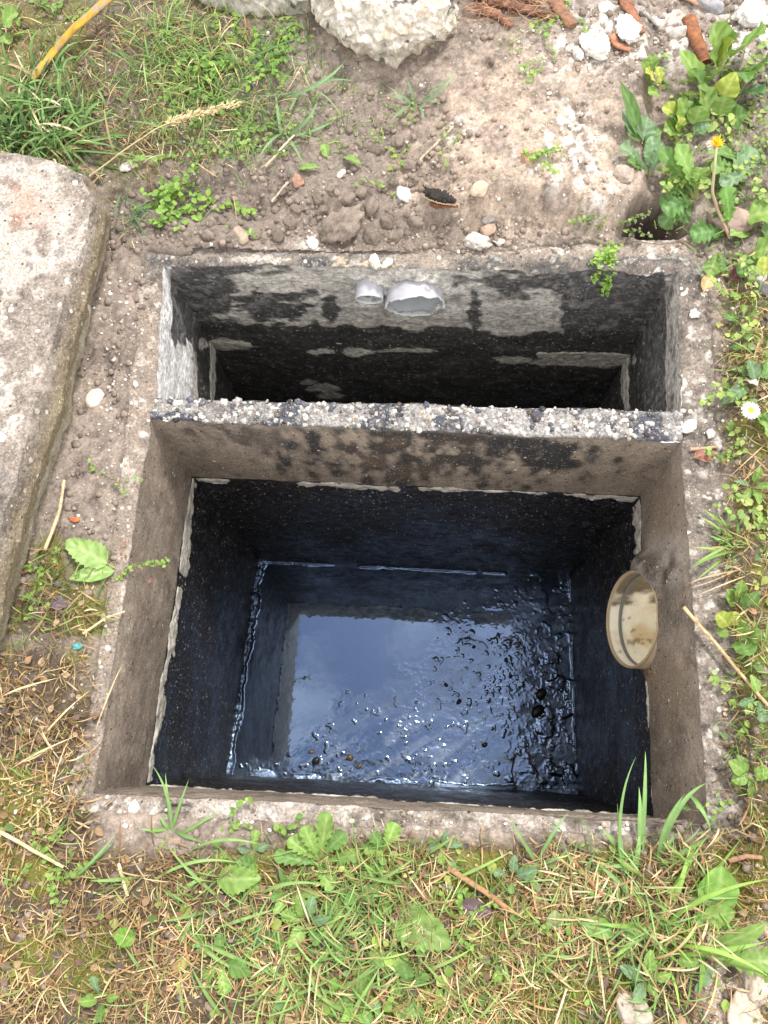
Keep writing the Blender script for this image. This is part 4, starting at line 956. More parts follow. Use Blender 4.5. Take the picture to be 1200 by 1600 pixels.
def col_slab(P, side):
    qx, qy = proj(P); n = fbm(P, 7, 4, 721); m = fbm(P, 40, 4, 722); f = fbm(P, 160, 3, 723)
    c = np.tile([0.235, 0.203, 0.178], (len(P), 1))*(1+0.4*n+0.6*m+0.5*f)[:, None]
    c = mixc(c, (0.40, 0.37, 0.34), np.clip(sm(0.28, 0.50, n+0.9*m+0.35*blob(qx, qy, -10, 430, 70, 140, 0, 0.6)), 0, 1)*0.85)
    c = mixc(c, (0.38, 0.22, 0.16), blob(qx, qy, 45, 320, 40, 30, 0.8*m, 0.6)*0.5)
    c = mixc(c, (0.08, 0.08, 0.085), sm(0.33, 0.42, m)*0.5)
    z = P[:, 2]
    s_ = sm(0.0, 0.05, 0.128-z)
    c = mixc(c, np.array([0.215, 0.175, 0.120]), np.clip(s_*1.5*(0.9+0.7*m), 0, 1)*0.95)
    c = mixc(c, (0.18, 0.16, 0.09), sm(0.02, 0.05, 0.128-z)*sm(0, 0.3, n+0.3*m)*0.45)
    c = mixc(c, (0.34, 0.32, 0.25), sm(0.078, 0.088, 0.128-z)*0.8*(0.8+m))
    w1_, w2_, wi_ = voro(P[:, 0], P[:, 1], 55, 33); c = mixc(c, (0.62, 0.58, 0.52), 0.8*((wi_ > 0.93) & (w1_ < 0.3*(1+m))))
    return rnd(c, 0.9)
top_o = [(-420, 225), (0, 238), (70, 247), (128, 275), (147, 318), (124, 400), (100, 475), (76, 560), (30, 735), (-2, 840), (-50, 1010), (-420, 1010)]
mid_o = [(-440, 232), (0, 241), (75, 252), (140, 280), (166, 330), (141, 440), (122, 520), (98, 620), (60, 745), (28, 860), (-12, 1000), (-440, 1030)]
bot_o = [(-440, 250), (0, 262), (80, 272), (150, 300), (176, 345), (152, 455), (133, 545), (110, 645), (78, 745), (45, 860), (4, 1000), (-440, 1060)]
loft('concrete_slab', [top_o, mid_o, bot_o], [0.130, 0.085, 0.0], M_conc, 'thick weathered slab with brown slanting side lying on soil at the left', 'concrete slab', col_slab, 0.006, (130, 50), 960, 1)
def col_blk(P, side):
    qx, qy = proj(P); n = fbm(P, 12, 4, 731); m = fbm(P, 55, 4, 732)
    v1, v2, vi = voro(P[:, 0]+P[:, 2], P[:, 1]+P[:, 2], 60, 44)
    c = np.tile([0.60, 0.56, 0.49], (len(P), 1))*(1+0.25*n+0.5*m)[:, None]
    c = mixc(c, (0.72, 0.70, 0.66), 0.8*(vi > 0.6)*(v1 < 0.4)*(fbm(P, 25, 3, 734) > -0.1)); c = mixc(c, (0.36, 0.28, 0.20), sm(0.1, 0.35, m)*0.7); c = mixc(c, (0.07, 0.065, 0.06), sm(0.33, 0.42, -m)*0.8)
    return rnd(c, 0.95)
def rug(V):
    v1, v2, vi = voro(V[:, 0]+0.7*V[:, 2], V[:, 1]*0.8+V[:, 2]*0.6, 48, 45); d = fbm(V, 14, 4, 741)
    cc = V.mean(0); nn = V-cc; nn = nn/np.linalg.norm(nn, axis=1)[:, None]
    return V + nn*(0.012*(0.5-np.minimum(v1, 0.6)) + 0.020*d + 0.008*fbm(V, 70, 3, 742))[:, None]
loft('concrete_block', [[(492, -60), (640, -95), (705, -20), (690, 12), (600, 14), (520, 10), (488, -18)], [(484, -70), (640, -115), (712, -30), (697, 50), (610, 82), (535, 60), (482, 8)],
     [(486, -60), (640, -110), (708, -30), (702, 78), (626, 132), (560, 100), (500, 45)]], [0.15, 0.11, 0.0], M_rough, 'big broken lump of white rough concrete resting at the top centre', 'concrete lump', col_blk, 0.010, (60, 60), 700, 2, extra=rug)
def col_blk2(P, side):
    c = col_blk(P, side); c[:, :3] = c[:, :3]*np.array([0.72, 0.74, 0.74]); return c
loft('concrete_block', [[(300, -70), (470, -80), (482, -20), (478, 2), (400, -6), (330, -16), (305, -30)], [(290, -70), (470, -80), (489, -20), (487, 22), (410, 26), (335, 10), (295, -12)],
     [(292, -70), (470, -80), (489, -20), (486, 34), (420, 42), (345, 24), (298, 0)]], [0.09, 0.06, 0.0], M_rough, 'flat grey broken concrete piece at the top, left of the big white lump', 'concrete lump', col_blk2, 0.008, (50, 36), 560, 3, extra=rug)

# ================================================================ stones, clods, rubble (named one by one)
CL = (0.20, 0.165, 0.14); WH = (0.58, 0.56, 0.53); TN = (0.42, 0.32, 0.24)
for i, a_ in enumerate([
 ('soil_clod', 536, 354, 0.038, (0.225, 0.185, 0.155), 'large flat grey clod of dried soil behind the tank', 'clod'),
 ('stone', 376, 368, 0.017, (0.33, 0.27, 0.21), 'smooth brown oval pebble behind the left rear corner of the tank', 'stone'),
 ('soil_clod', 398, 366, 0.014, CL, 'dark clod touching the smooth brown oval pebble', 'clod'),
 ('stone', 149, 622, 0.017, (0.62, 0.52, 0.44), 'pale cream stone on the soil beside the slab edge', 'stone'),
 ('stone', 198, 262, 0.013, (0.50, 0.46, 0.42), 'pale grey stone in the grass above the slab corner', 'stone'),
 ('stone', 533, 273, 0.011, (0.56, 0.50, 0.43), 'small cream stone in the crumbs right of the lone leaf', 'stone'),
 ('mortar_lump', 488, 384, 0.015, WH, 'white mortar crumb at the rear rim in front of the large clod', 'mortar lump'),
 ('mortar_lump', 632, 305, 0.016, (0.6, 0.58, 0.56), 'white mortar crumb left of the charred bark', 'mortar lump'),
 ('mortar_lump', 586, 410, 0.013, (0.72, 0.66, 0.55), 'cream mortar crumb on the rear rim above the narrow pipe', 'mortar lump'),
 ('mortar_lump', 604, 412, 0.010, (0.70, 0.67, 0.60), 'small white mortar crumb on the rear rim between the two pipes', 'mortar lump'),
 ('stone', 750, 297, 0.016, (0.52, 0.42, 0.31), 'smooth tan oval pebble on the clay bank right of the charred bark', 'stone'),
 ('stone', 763, 342, 0.012, (0.22, 0.20, 0.19), 'dark grey round pebble at the foot of the clay bank', 'stone'),
 ('stone', 762, 361, 0.016, (0.36, 0.26, 0.20), 'brown angular stone just below the dark grey round pebble', 'stone'),
 ('mortar_lump', 780, 378, 0.010, WH, 'white chip on the rear rim right of the brown angular stone', 'mortar lump'),
 ('mortar_lump', 745, 380, 0.020, (0.52, 0.48, 0.43), 'rough pale lump stuck on the rear rim', 'mortar lump'),
 ('mortar_lump', 978, 48, 0.030, (0.72, 0.71, 0.68), 'bright white plaster lump near the top bark piece', 'mortar lump'),
 ('mortar_lump', 928, 74, 0.027, (0.68, 0.66, 0.60), 'cream crumbly plaster lump, lower left of the bright white one', 'mortar lump'),
 ('mortar_lump', 945, 14, 0.016, (0.78, 0.76, 0.73), 'small white plaster lump at the top edge above the bright one', 'mortar lump'),
 ('mortar_lump', 903, 86, 0.012, WH, 'small white crumb left of the cream plaster lump', 'mortar lump'),
 ('stone', 976, 273, 0.020, (0.38, 0.32, 0.27), 'brown stone sitting in the crack of the clay left of the dandelion leaves', 'stone'),
 ('mortar_lump', 1172, 30, 0.034, WH, 'white rubble lump at the top right corner', 'mortar lump'),
 ('mortar_lump', 1192, 62, 0.020, WH, 'white rubble lump under the top right corner one', 'mortar lump'),
 ('stone', 1105, 12, 0.024, (0.28, 0.28, 0.30), 'blue grey stone at the top edge near the right corner', 'stone'),
 ('stone', 1060, 55, 0.018, (0.45, 0.41, 0.37), 'grey stone above the rusty pipe piece', 'stone'),
 ('stone', 1140, 345, 0.033, (0.33, 0.25, 0.21), 'flat reddish brown stone under the round leaves at the right', 'stone'),
 ('mortar_lump', 1142, 348, 0.008, WH, 'white chip lying on the flat reddish brown stone', 'mortar lump'),
 ('mortar_lump', 1180, 430, 0.018, (0.66, 0.65, 0.63), 'white crumbly lump on the soil below the round leaves', 'mortar lump'),
 ('stone', 1192, 455, 0.018, (0.12, 0.115, 0.12), 'dark stone at the right edge beside the white crumbly lump', 'stone'),
 ('stone', 1108, 607, 0.014, (0.56, 0.50, 0.42), 'cream pebble on the right rim beside the partition', 'stone'),
 ('mortar_lump', 1076, 667, 0.012, (0.74, 0.72, 0.68), 'white pebble where the partition meets the right rim', 'mortar lump'),
 ('mortar_lump', 1110, 678, 0.008, WH, 'small white chip on the right rim above the thin twig', 'mortar lump'),
 ('mortar_lump', 1085, 492, 0.009, WH, 'white chip on the rear part of the right rim', 'mortar lump'),
 ('brick_chip', 118, 812, 0.007, (0.50, 0.16, 0.07), 'small orange brick chip above the big dandelion leaf', 'brick chip'),
 ('brick_chip', 465, 284, 0.014, (0.32, 0.19, 0.14), 'pinkish brick fragment in the soil below the narrow leaf', 'brick chip'),
 ('stone', 212, 600, 0.006, (0.6, 0.57, 0.5), 'tiny pale pebble on the left rim beside the rear chamber', 'stone'),
 ('glass_chip', 122, 1010, 0.007, (0.10, 0.32, 0.34), 'turquoise chip lying in the soil left of the tank', 'glass chip'),
 ('stone', 118, 1152, 0.010, (0.5, 0.46, 0.42), 'pale stone beside the left rim near the front left corner', 'stone'),
 ('stone', 210, 1262, 0.010, (0.55, 0.51, 0.47), 'small pale pebble on the front rim at its left end', 'stone'),
 ('stone', 1165, 1592, 0.030, (0.56, 0.47, 0.39), 'large pale sandy stone at the bottom right corner', 'stone'),
 ('stone', 985, 1578, 0.026, (0.38, 0.33, 0.28), 'grey brown stone near the bottom edge in the dead grass', 'stone'),
 ('stone', 1186, 1530, 0.022, (0.5, 0.42, 0.35), 'pale sandy stone under the dandelion leaf at the right edge', 'stone'),
 ('stone', 1120, 1472, 0.015, (0.42, 0.35, 0.29), 'sandy stone left of the right edge dandelion leaf', 'stone'),
 ]):
    nm, px_, py_, r_, cl, lab, ct = a_
    on_rim = edge_sd(*U(px_, py_)[:2]) > 0.02
    stone(nm, px_, py_, r_, cl, lab, ct, sub=4 if r_ > 0.018 else 3, seed=40+i, flat=(0.45, 0.7), sink=0.3, z=0.002 if on_rim else None, amp=0.42 if nm != 'stone' else 0.2, nf=2.6 if nm != 'stone' else 1.4,
          mt=M_mortar if 'mortar' in nm else M_crumb if 'clod' in nm else M_stone)
k_ = 0
for (px_, py_) in [(430, 372), (455, 350), (470, 330), (600, 345), (585, 322), (565, 300), (610, 282), (640, 340), (655, 352), (520, 300), (500, 315), (448, 300), (590, 240), (560, 225), (620, 225), (500, 330), (575, 375), (610, 372), (510, 375), (430, 330), (350, 350), (320, 372), (640, 262), (545, 318), (600, 200)]:
    stone('soil_clod', px_+rng.uniform(-6, 6), py_+rng.uniform(-5, 5), rng.uniform(0.010, 0.017), np.array([0.19, 0.155, 0.13])*rng.uniform(0.8, 1.25), 'grey brown crumb of loose soil behind the rear rim', 'clod', 'loose soil clods behind the tank', sub=3, seed=120+k_, flat=(0.6, 0.85), amp=0.35, nf=2.0, mt=M_crumb); k_ += 1

# ================================================================ wood, bark, rod, twigs
def px_line(pl, z=0.006, n=24, wob=0.0015):
    P_ = np.array([G(a[0], a[1], a[2] if len(a) > 2 else z) for a in pl]); t = np.linspace(0, 1, len(P_)); tt = np.linspace(0, 1, n)
    Q = np.stack([np.interp(tt, t, P_[:, d]) for d in range(3)], -1)
    if len(pl) > 2:
        for _ in range(2): Q[1:-1] = (Q[:-2]+2*Q[1:-1]+Q[2:])/4
    return Q + wob*np.stack([fbm(Q, 20, 2, 5), fbm(Q, 20, 2, 6), 0.4*fbm(Q, 20, 2, 7)], -1)
def stick(name, pl, r, col, label, cat='twig', flat=1.0, mt=None, taper=0.6, jit=0.08, sides=8, n=30, group=None, rough=0.8, colv=0.3, two=None):
    Q = px_line(pl, n=n); c = np.tile(col, (n, 1))*(1+colv*fbm(Q, 90, 3, 8))[:, None]
    if two is not None: c = mixc(c, two, sm(0.0, 0.2, fbm(Q, 70, 3, 18)))
    an_ = np.tile(np.linspace(0, 2*pi, sides, endpoint=False), n); qq = np.repeat(Q, sides, 0)+0.012*np.stack([np.cos(an_), np.sin(an_), 0*an_], -1)
    c = np.tile(col, (n*sides, 1))*(1+colv*1.3*fbm(qq, 110, 3, 8))[:, None]
    if two is not None: c = mixc(c, two, sm(0.0, 0.15, fbm(qq, 90, 3, 18)))
    ac = Acc(); tubeline(ac, Q, r, sides, c, flat, rough, taper, jit); return tag(build(name, ac, mt or M_wood, None, Q[0]), label, cat, group)
rod = stick('metal_rod', [(49, 124, 0.012), (85, 78, 0.02), (118, 42, 0.03), (152, 12, 0.04), (190, -20, 0.05)], 0.0085, (0.42, 0.25, 0.03), 'yellow painted flaking bar lying in the grass at the top left', 'bar', 0.45, M_paint, 1.15, 0.05, 14, 120, two=(0.30, 0.23, 0.15))
stick('bark_piece', [(860, -20), (872, 10), (895, 40)], 0.016, (0.24, 0.13, 0.08), 'dark brown bark piece at the top, left of the white plaster', 'bark', 0.35, jit=0.2, sides=12, taper=0.7)
stick('bark_piece', [(966, -20), (985, 15), (1003, 52)], 0.014, (0.26, 0.12, 0.07), 'long reddish bark strip right of the bright white plaster lump', 'bark', 0.35, jit=0.2, sides=12, taper=0.5)
stick('rusty_pipe', [(1076, 30), (1088, 62), (1102, 98)], 0.014, (0.27, 0.11, 0.05), 'rusty orange brown pipe piece behind the broad leaves', 'pipe piece', 0.75, jit=0.05, sides=16, taper=0.85, two=(0.20, 0.085, 0.05))
stick('wood_splinter', [(955, 55), (965, 70), (985, 78)], 0.010, (0.42, 0.20, 0.12), 'flat reddish wood chip under the bright white plaster lump', 'wood chip', 0.3, jit=0.2, sides=10)
stick('wood_splinter', [(1005, 18), (1024, 38)], 0.006, (0.36, 0.35, 0.33), 'short grey stick right of the reddish bark strip', 'stick', 0.6)
stick('bark_piece', [(1065, -12), (1100, 8), (1115, 14)], 0.013, (0.45, 0.26, 0.19), 'pinkish wood scrap at the top edge', 'bark', 0.3, jit=0.2, sides=10)
for i, (pl, lab) in enumerate([([(745, -10), (800, 8), (868, 26)], 'reddish fibrous wood scrap at the top edge, longest of the heap'), ([(735, -18), (780, -8), (845, 2)], 'reddish fibrous wood scrap at the top edge, upper one'), ([(748, 12), (775, 22), (800, 40)], 'short reddish fibrous wood scrap under the heap at the top edge')]):
    stick('wood_scrap', pl, 0.019-0.003*i, (0.19, 0.10, 0.065), lab, 'wood scrap', 0.5, jit=0.45, sides=12, taper=0.4, colv=1.2, n=40)
N = 260; p = G(rng.uniform(735, 870, N), rng.uniform(-25, 36, N), 0.01); ac = Acc(); strips(ac, p, rng.normal(2.9, 0.6, N), rng.uniform(0.015, 0.05, N), 0.001, rng.uniform(-0.1, 0.5, N), rng.uniform(0, 1, N), pick(np.array([[0.36, 0.18, 0.10], [0.26, 0.13, 0.08], [0.5, 0.33, 0.2]]), N), 5, rng.uniform(-1, 1, N))
tag(build('wood_fibres', ac, M_straw), kind='stuff')
# charred bark with pale splintered edge
cb = empty('charred_bark', G(690, 314), 'black charred bark scrap with pale splintered edge in the crumbs behind the pipes', 'bark')
ac = Acc(); Q = px_line([(664, 298, 0.012), (682, 304, 0.02), (712, 314, 0.014)], n=30); tubeline(ac, Q, 0.0105*np.sin(np.linspace(0.4, 2.7, 30)), 14, (0.03, 0.025, 0.022), 0.5, 0.8, 1, 0.5); build('char', ac, M_wood, cb)
ac = Acc(); Q = px_line([(663, 306, 0.008), (685, 316, 0.014), (712, 320, 0.01)], n=26); tubeline(ac, Q, 0.0032, 8, (0.58, 0.46, 0.32), 0.8, 0.8, 0.5, 0.3); Q = px_line([(672, 318, 0.006), (690, 322, 0.008), (716, 322, 0.01)], n=26); tubeline(ac, Q, 0.005, 8, (0.20, 0.08, 0.045), 0.6, 0.8, 0.5, 0.3); build('splinters', ac, M_wood, cb)
for a_ in [
 ([(1068, 948, 0.01), (1110, 995, 0.02), (1150, 1045, 0.02), (1210, 1115, 0.02)], 0.0030, (0.50, 0.36, 0.20), 'long dry stalk leaning across the right rim by the outlet pipe'),
 ([(1078, 702, 0.006), (1122, 699, 0.010)], 0.0030, (0.42, 0.29, 0.20), 'short straight twig on the right rim near the partition'),
 ([(656, 250, 0.004), (680, 226, 0.01), (708, 198, 0.006)], 0.0020, (0.55, 0.45, 0.34), 'thin pale twig on the soil left of the white dust patch'),
 ([(0, 1300, 0.02), (50, 1328, 0.02), (100, 1355, 0.01)], 0.0028, (0.62, 0.50, 0.30), 'long pale straw stalk in the dead grass at the left edge'),
 ([(885, 1545, 0.01), (870, 1590, 0.02), (860, 1620, 0.02)], 0.0016, (0.6, 0.5, 0.33), 'pale stem near the bottom edge right of centre'),
 ([(890, 1340, 0.006), (930, 1385, 0.012), (945, 1400, 0.01)], 0.0040, (0.34, 0.20, 0.11), 'brown twig in the dead grass below the front rim'),
 ([(700, 1355, 0.01), (760, 1395, 0.014), (805, 1430, 0.01)], 0.0042, (0.33, 0.19, 0.10), 'long brown twig in the dead grass under the front rim middle'),
 ([(1140, 1345, 0.012), (1165, 1338, 0.016), (1190, 1340, 0.01)], 0.0036, (0.36, 0.20, 0.13), 'reddish twig at the front right corner of the rim'),
 ([(895, 1050, 0), (897, 1051, 0)], 0.001, (0.3, 0.2, 0.1), ''),
 ([(70, 860, 0.012), (92, 800, 0.02), (100, 750, 0.02)], 0.0030, (0.62, 0.47, 0.30), 'pale dry stem standing along the slab edge'),
 ([(130, 990, 0.01), (165, 965, 0.015), (195, 955, 0.015)], 0.0020, (0.66, 0.52, 0.33), 'pale dry stem over the mossy patch left of the tank'),
 ([(415, 260, 0.01), (440, 232, 0.02), (460, 212, 0.02)], 0.0022, (0.58, 0.46, 0.33), 'dry stem at the edge of the loose crumbs'),
 ([(425, 315, 0.004), (443, 292, 0.008), (450, 285, 0.01)], 0.0022, (0.60, 0.50, 0.38), 'short dry stem above the rear rim'),
 ([(185, 1350, 0.01), (200, 1400, 0.01)], 0.0026, (0.62, 0.52, 0.33), 'broken straw piece upright in the dead grass'),
 ]:
    if a_[3]: stick('dry_stalk' if a_[2][0] > 0.45 else 'twig', a_[0], a_[1], a_[2], a_[3], 'stalk' if a_[2][0] > 0.45 else 'twig', taper=0.8, jit=0.1)
sk = U(np.array([806, 800, 808]), np.array([1178, 1205, 1240]), -DL+0.01); ac = Acc(); tubeline(ac, np.stack([np.interp(np.linspace(0, 1, 16), [0, .5, 1], sk[:, d]) for d in range(3)], -1), 0.0016, 6, (0.12, 0.07, 0.03), 1, 0.4, 0.6, 0.1)
tag(build('twig', ac, M_wood, None, sk[0]), 'brown twig lying in the sludge near the front wall', 'twig')
# red leaf scrap, yellow dead leaf
plant('dead_leaf', (1090, 712), [(1080, 716, 1118, 706, 26, 'oval', 0.004, (0.30, 0.13, 0.085))], 'torn red brown leaf under the short twig on the right rim', 'dead leaf')
plant('dead_leaf', (1106, 455), [(1098, 460, 1112, 424, 20, 'oval', 0.01, (0.62, 0.47, 0.22))], 'curled yellow dead leaf beside the rear right rim', 'dead leaf')
plant('dead_leaf', (1150, 425), [(1135, 445, 1165, 415, 22, 'oval', 0.006, (0.16, 0.07, 0.06))], 'dark maroon dead leaf on the right near the round leaves', 'dead leaf')
plant('dead_leaf', (735, 1415), [(705, 1408, 772, 1428, 30, 'oval', 0.006, (0.14, 0.10, 0.11))], 'dark wet dead leaf in the dead grass under the front rim', 'dead leaf')
plant('dead_leaf', (80, 945), [(78, 938, 104, 948, 22, 'oval', 0.004, (0.20, 0.17, 0.22))], 'greyish violet dead leaf in the moss left of the tank', 'dead leaf')
plant('dead_leaf', (720, 1465), [(700, 1478, 700, 1430, 18, 'lance', 0.004, (0.10, 0.08, 0.09))], 'narrow blackish dead leaf behind the broad toothed leaf', 'dead leaf')

# ================================================================ named plants
def blades_each(blades, w, col, label, group):
    for t_ in blades:
        ac = Acc(); blade_px(ac, t_[0], t_[1], w*rng.uniform(0.7, 1.2), np.array(col)*rng.uniform(0.75, 1.15), rng.uniform(0.08, 0.3), lift=rng.uniform(0.005, 0.025), mid=t_[2] if len(t_) > 2 else None)
        tag(build('dead_grass', ac, M_straw, None, G(*t_[0])), label, 'dead grass', group)
# top left
tuft('grass_tuft', (55, 215), [((30, 240), (95, 130)), ((20, 235), (0, 130)), ((60, 245), (190, 180)), ((80, 240), (215, 250)), ((90, 235), (200, 215)), ((40, 240), (45, 120)), ((100, 230), (190, 235)), ((100, 245), (245, 285), (180, 262)), ((10, 215), (-10, 150)), ((60, 200), (120, 165))],
     'dense dark green grass tuft along the top of the slab', w=0.007, col=(0.13, 0.23, 0.07), extra_n=620, extra_len=0.085, spread=0.065, extra_w=0.005, dry=0.12)
blades_each([((60, 205), (50, 110), (30, 150)), ((65, 215), (110, 165), (90, 160)), ((70, 230), (110, 168), (50, 180)), ((55, 140), (20, 80)), ((60, 120), (70, 82)), ((85, 235), (95, 170)), ((45, 190), (75, 110))], 0.004, (0.55, 0.47, 0.31), 'curled straw coloured dead blade over the dark grass tuft at the slab', 'curled dead blades over the dark tuft')
tuft('grass_tuft', (262, 70), [((262, 90), (278, -10)), ((250, 80), (240, 0)), ((280, 60), (310, -20)), ((240, 110), (225, 50)), ((300, 95), (305, 10)), ((225, 85), (232, 150))], 'upright grass tuft between the yellow bar and the flat concrete piece', w=0.004, col=(0.19, 0.31, 0.09), extra_n=330, extra_len=0.06, spread=0.05, dry=0.3)
tuft('grass_tuft', (330, 165), [((300, 190), (380, 140)), ((330, 170), (420, 155)), ((250, 165), (330, 190)), ((300, 120), (350, 150)), ((340, 150), (420, 180)), ((280, 210), (200, 190)), ((380, 120), (350, 60)), ((330, 80), (320, 30))], 'spreading grass tuft in the middle of the top left weeds', w=0.0038, col=(0.15, 0.26, 0.075), extra_n=620, extra_len=0.055, spread=0.085, dry=0.25)
tuft('couch_grass', (450, 212), [((380, 150), (470, 142), (430, 150)), ((440, 155), (545, 88), (500, 130)), ((478, 142), (530, 178), (505, 150)), ((475, 143), (555, 128)), ((470, 145), (452, 175)), ((445, 212), (496, 156), (478, 190)), ((445, 214), (526, 184), (490, 205)), ((448, 212), (475, 258)), ((445, 210), (405, 245)), ((445, 212), (412, 198)), ((440, 215), (430, 150))],
     'couch grass with broad grey green blades at the edge of the loose crumbs', 'grass', w=0.0075, col=(0.155, 0.26, 0.12))
tuft('couch_grass', (650, 160), [((650, 165), (712, 104), (690, 140)), ((648, 165), (605, 135)), ((640, 165), (598, 150)), ((655, 160), (690, 165)), ((655, 165), (662, 190)), ((645, 165), (610, 190)), ((650, 160), (635, 125)), ((652, 168), (700, 125))], 'grass sprig with splayed blades under the big white concrete lump', 'grass', w=0.0065, col=(0.15, 0.24, 0.12))
tuft('couch_grass', (420, 95), [((370, 110), (470, 60)), ((400, 110), (460, 75)), ((380, 95), (440, 120)), ((430, 90), (478, 105)), ((400, 70), (425, 45)), ((420, 110), (465, 130))], 'dark grass under the flat grey concrete piece', 'grass', w=0.006, col=(0.10, 0.19, 0.065), extra_n=60, extra_len=0.06, spread=0.04, dry=.1)
tuft('grass_tuft', (215, 350), [((190, 310), (240, 345)), ((200, 325), (230, 372)), ((215, 335), (195, 358)), ((205, 330), (250, 330)), ((195, 300), (180, 345)), ((205, 340), (235, 350))], 'small dark grass tuft at the slab corner', w=0.004, col=(0.10, 0.19, 0.08), extra_n=40, extra_len=0.04, spread=0.015, dry=.3)
# seed head
e = empty('seed_stalk', G(140, 276), 'long bent straw coloured grass stalk with feathery seed head lying across the weeds', 'grass stalk')
ac = Acc(); Q = px_line([(140, 276, 0.02), (190, 238, 0.035), (245, 200, 0.04), (300, 180, 0.04), (368, 163, 0.035)], n=40); tubeline(ac, Q, 0.0014, 6, (0.60, 0.48, 0.28), 1, 0.7, 0.5); build('stem', ac, M_straw, e)
ac = Acc(); kk = rng.integers(22, 40, 240); p = Q[kk]+rng.normal(0, 0.003, (240, 3)); strips(ac, p, rng.normal(0.25, 0.5, 240), 0.009, 0.0024, rng.uniform(-0.3, 0.6, 240), rng.uniform(0, .5, 240), pick(np.array([[0.66, 0.56, 0.33], [0.58, 0.46, 0.25]]), 240), 3); build('seed_head', ac, M_straw, e)
mat_plant('creeping_weed', 292, 285, 66, 48, 210, 0.0135, 'bright green creeping weed with small round leaves above the left rear corner', cols=np.array([[0.20, 0.36, 0.06], [0.26, 0.42, 0.08], [0.17, 0.31, 0.06]]))
mat_plant('creeping_weed', 335, 330, 26, 24, 50, 0.014, 'small trailing end of creeping weed hanging toward the rear rim', cols=np.array([[0.24, 0.42, 0.07], [0.2, 0.36, 0.06]]))
mat_plant('speedwell', 370, 90, 90, 42, 330, 0.012, 'patch of fine leaved speedwell in front of the flat concrete piece', cols=np.array([[0.18, 0.33, 0.05], [0.14, 0.28, 0.05], [0.24, 0.38, 0.06]]))
mat_plant('speedwell', 300, 140, 70, 50, 260, 0.011, 'loose patch of speedwell under the seed head', cols=np.array([[0.18, 0.31, 0.06], [0.14, 0.26, 0.05]]))
mat_plant('speedwell', 385, 210, 56, 46, 190, 0.010, 'sparse speedwell left of the couch grass', cols=np.array([[0.16, 0.27, 0.06], [0.24, 0.34, 0.09]]))
mat_plant('speedwell', 300, 228, 40, 22, 60, 0.009, 'fine green sprigs between the speedwell and the bright creeping weed')
mat_plant('creeping_weed', 70, 22, 60, 34, 70, 0.012, 'small leaved weed at the top left corner beside the bar', cols=np.array([[0.17, 0.32, 0.06], [0.2, 0.3, 0.09]]))
plant('weed', (12, 30), [(0, 45, 28, 20, 34, 'round', 0.03, LG), (10, 55, -14, 40, 26, 'round', 0.02, MG), (0, 50, 14, 70, 24, 'round', 0.01, LG)], 'round leaved seedling in the top left corner')
for i, (bx, by, tx, ty, lab) in enumerate([(512, 246, 504, 224, 'tiny upright green leaf standing in the loose crumbs'), (466, 264, 501, 262, 'narrow bright leaf lying left of the cream stone'), (536, 246, 566, 258, 'small oval leaf right of the tiny upright leaf')]):
    plant('seedling', (bx, by), [(bx, by, tx, ty, 15, 'lance', 0.008, LG)], lab, 'seedling')
for cx, cy, rx, ry, n, sz, lab in [(697, 229, 10, 9, 22, 0.007, 'tiny bright sprig below the white dust patch'), (822, 252, 22, 26, 40, 0.010, 'little pale green sprig on the clay bank'), (860, 98, 16, 14, 30, 0.010, 'small sprig on the clay left of the white plaster'), (882, 26, 20, 18, 60, 0.010, 'dense small sprig between the bark pieces at the top'),
     (612, 238, 10, 10, 20, 0.008, 'tiny sprig on the crumbs left of the thin pale twig'), (610, 290, 8, 30, 22, 0.010, 'thin trailing green stem on the crumbs above the pipes'), (818, 80, 10, 6, 10, 0.007, 'tiny pale sprig left of the sprig on the clay'), (633, 192, 12, 8, 20, 0.008, 'tiny green sprig under the splayed grass'),
     (1035, 140, 20, 16, 26, 0.011, 'small leaved sprig at the left of the broad leaved weeds'), (865, 235, 6, 6, 8, 0.006, 'speck of green on the clay right of the pale sprig'),
     (228, 882, 18, 10, 40, 0.007, 'little mossy tuft overhanging the left wall of the tank'), (70, 890, 24, 16, 50, 0.008, 'bright moss sprigs beside the slab edge'), (18, 745, 30, 10, 40, 0.007, 'mossy sprigs growing on the side of the slab'), (186, 750, 8, 8, 12, 0.008, 'tiny green sprig on the soil of the left rim'), (32, 935, 10, 8, 16, 0.009, 'two bright leaflets by the lower slab edge'),
     (1145, 705, 20, 14, 30, 0.009, 'low green sprig right of the short twig'), (1120, 415, 14, 18, 26, 0.011, 'small leafy sprig behind the curled yellow leaf'), (1140, 1255, 12, 10, 14, 0.009, 'tiny leaves at the right rim near the front corner'),
     (70, 1345, 40, 26, 90, 0.008, 'yellow green sprigs in the dead grass at the lower left'), (85, 1385, 16, 12, 30, 0.008, 'small yellow green sprig under the other sprigs at the lower left'), (345, 1312, 20, 12, 50, 0.010, 'low clump of green on the front rim edge'), (418, 1308, 12, 8, 24, 0.010, 'small green sprig on the front rim left of the dandelion'),
     (720, 1440, 50, 20, 60, 0.008, 'fine weeds between the toothed leaf and the brown twig'), (830, 1430, 40, 26, 70, 0.008, 'fine bright weeds left of the pale oval leaf')]:
    mat_plant('sprig', cx, cy, rx, ry, n, sz, lab, 'sprig', cols=np.array([[0.20, 0.35, 0.06], [0.26, 0.40, 0.08], [0.15, 0.28, 0.06]]), h=0.012, over=0.12 if abs(cx-228) < 3 or (cy > 1280 and cy < 1292) else 0.05)
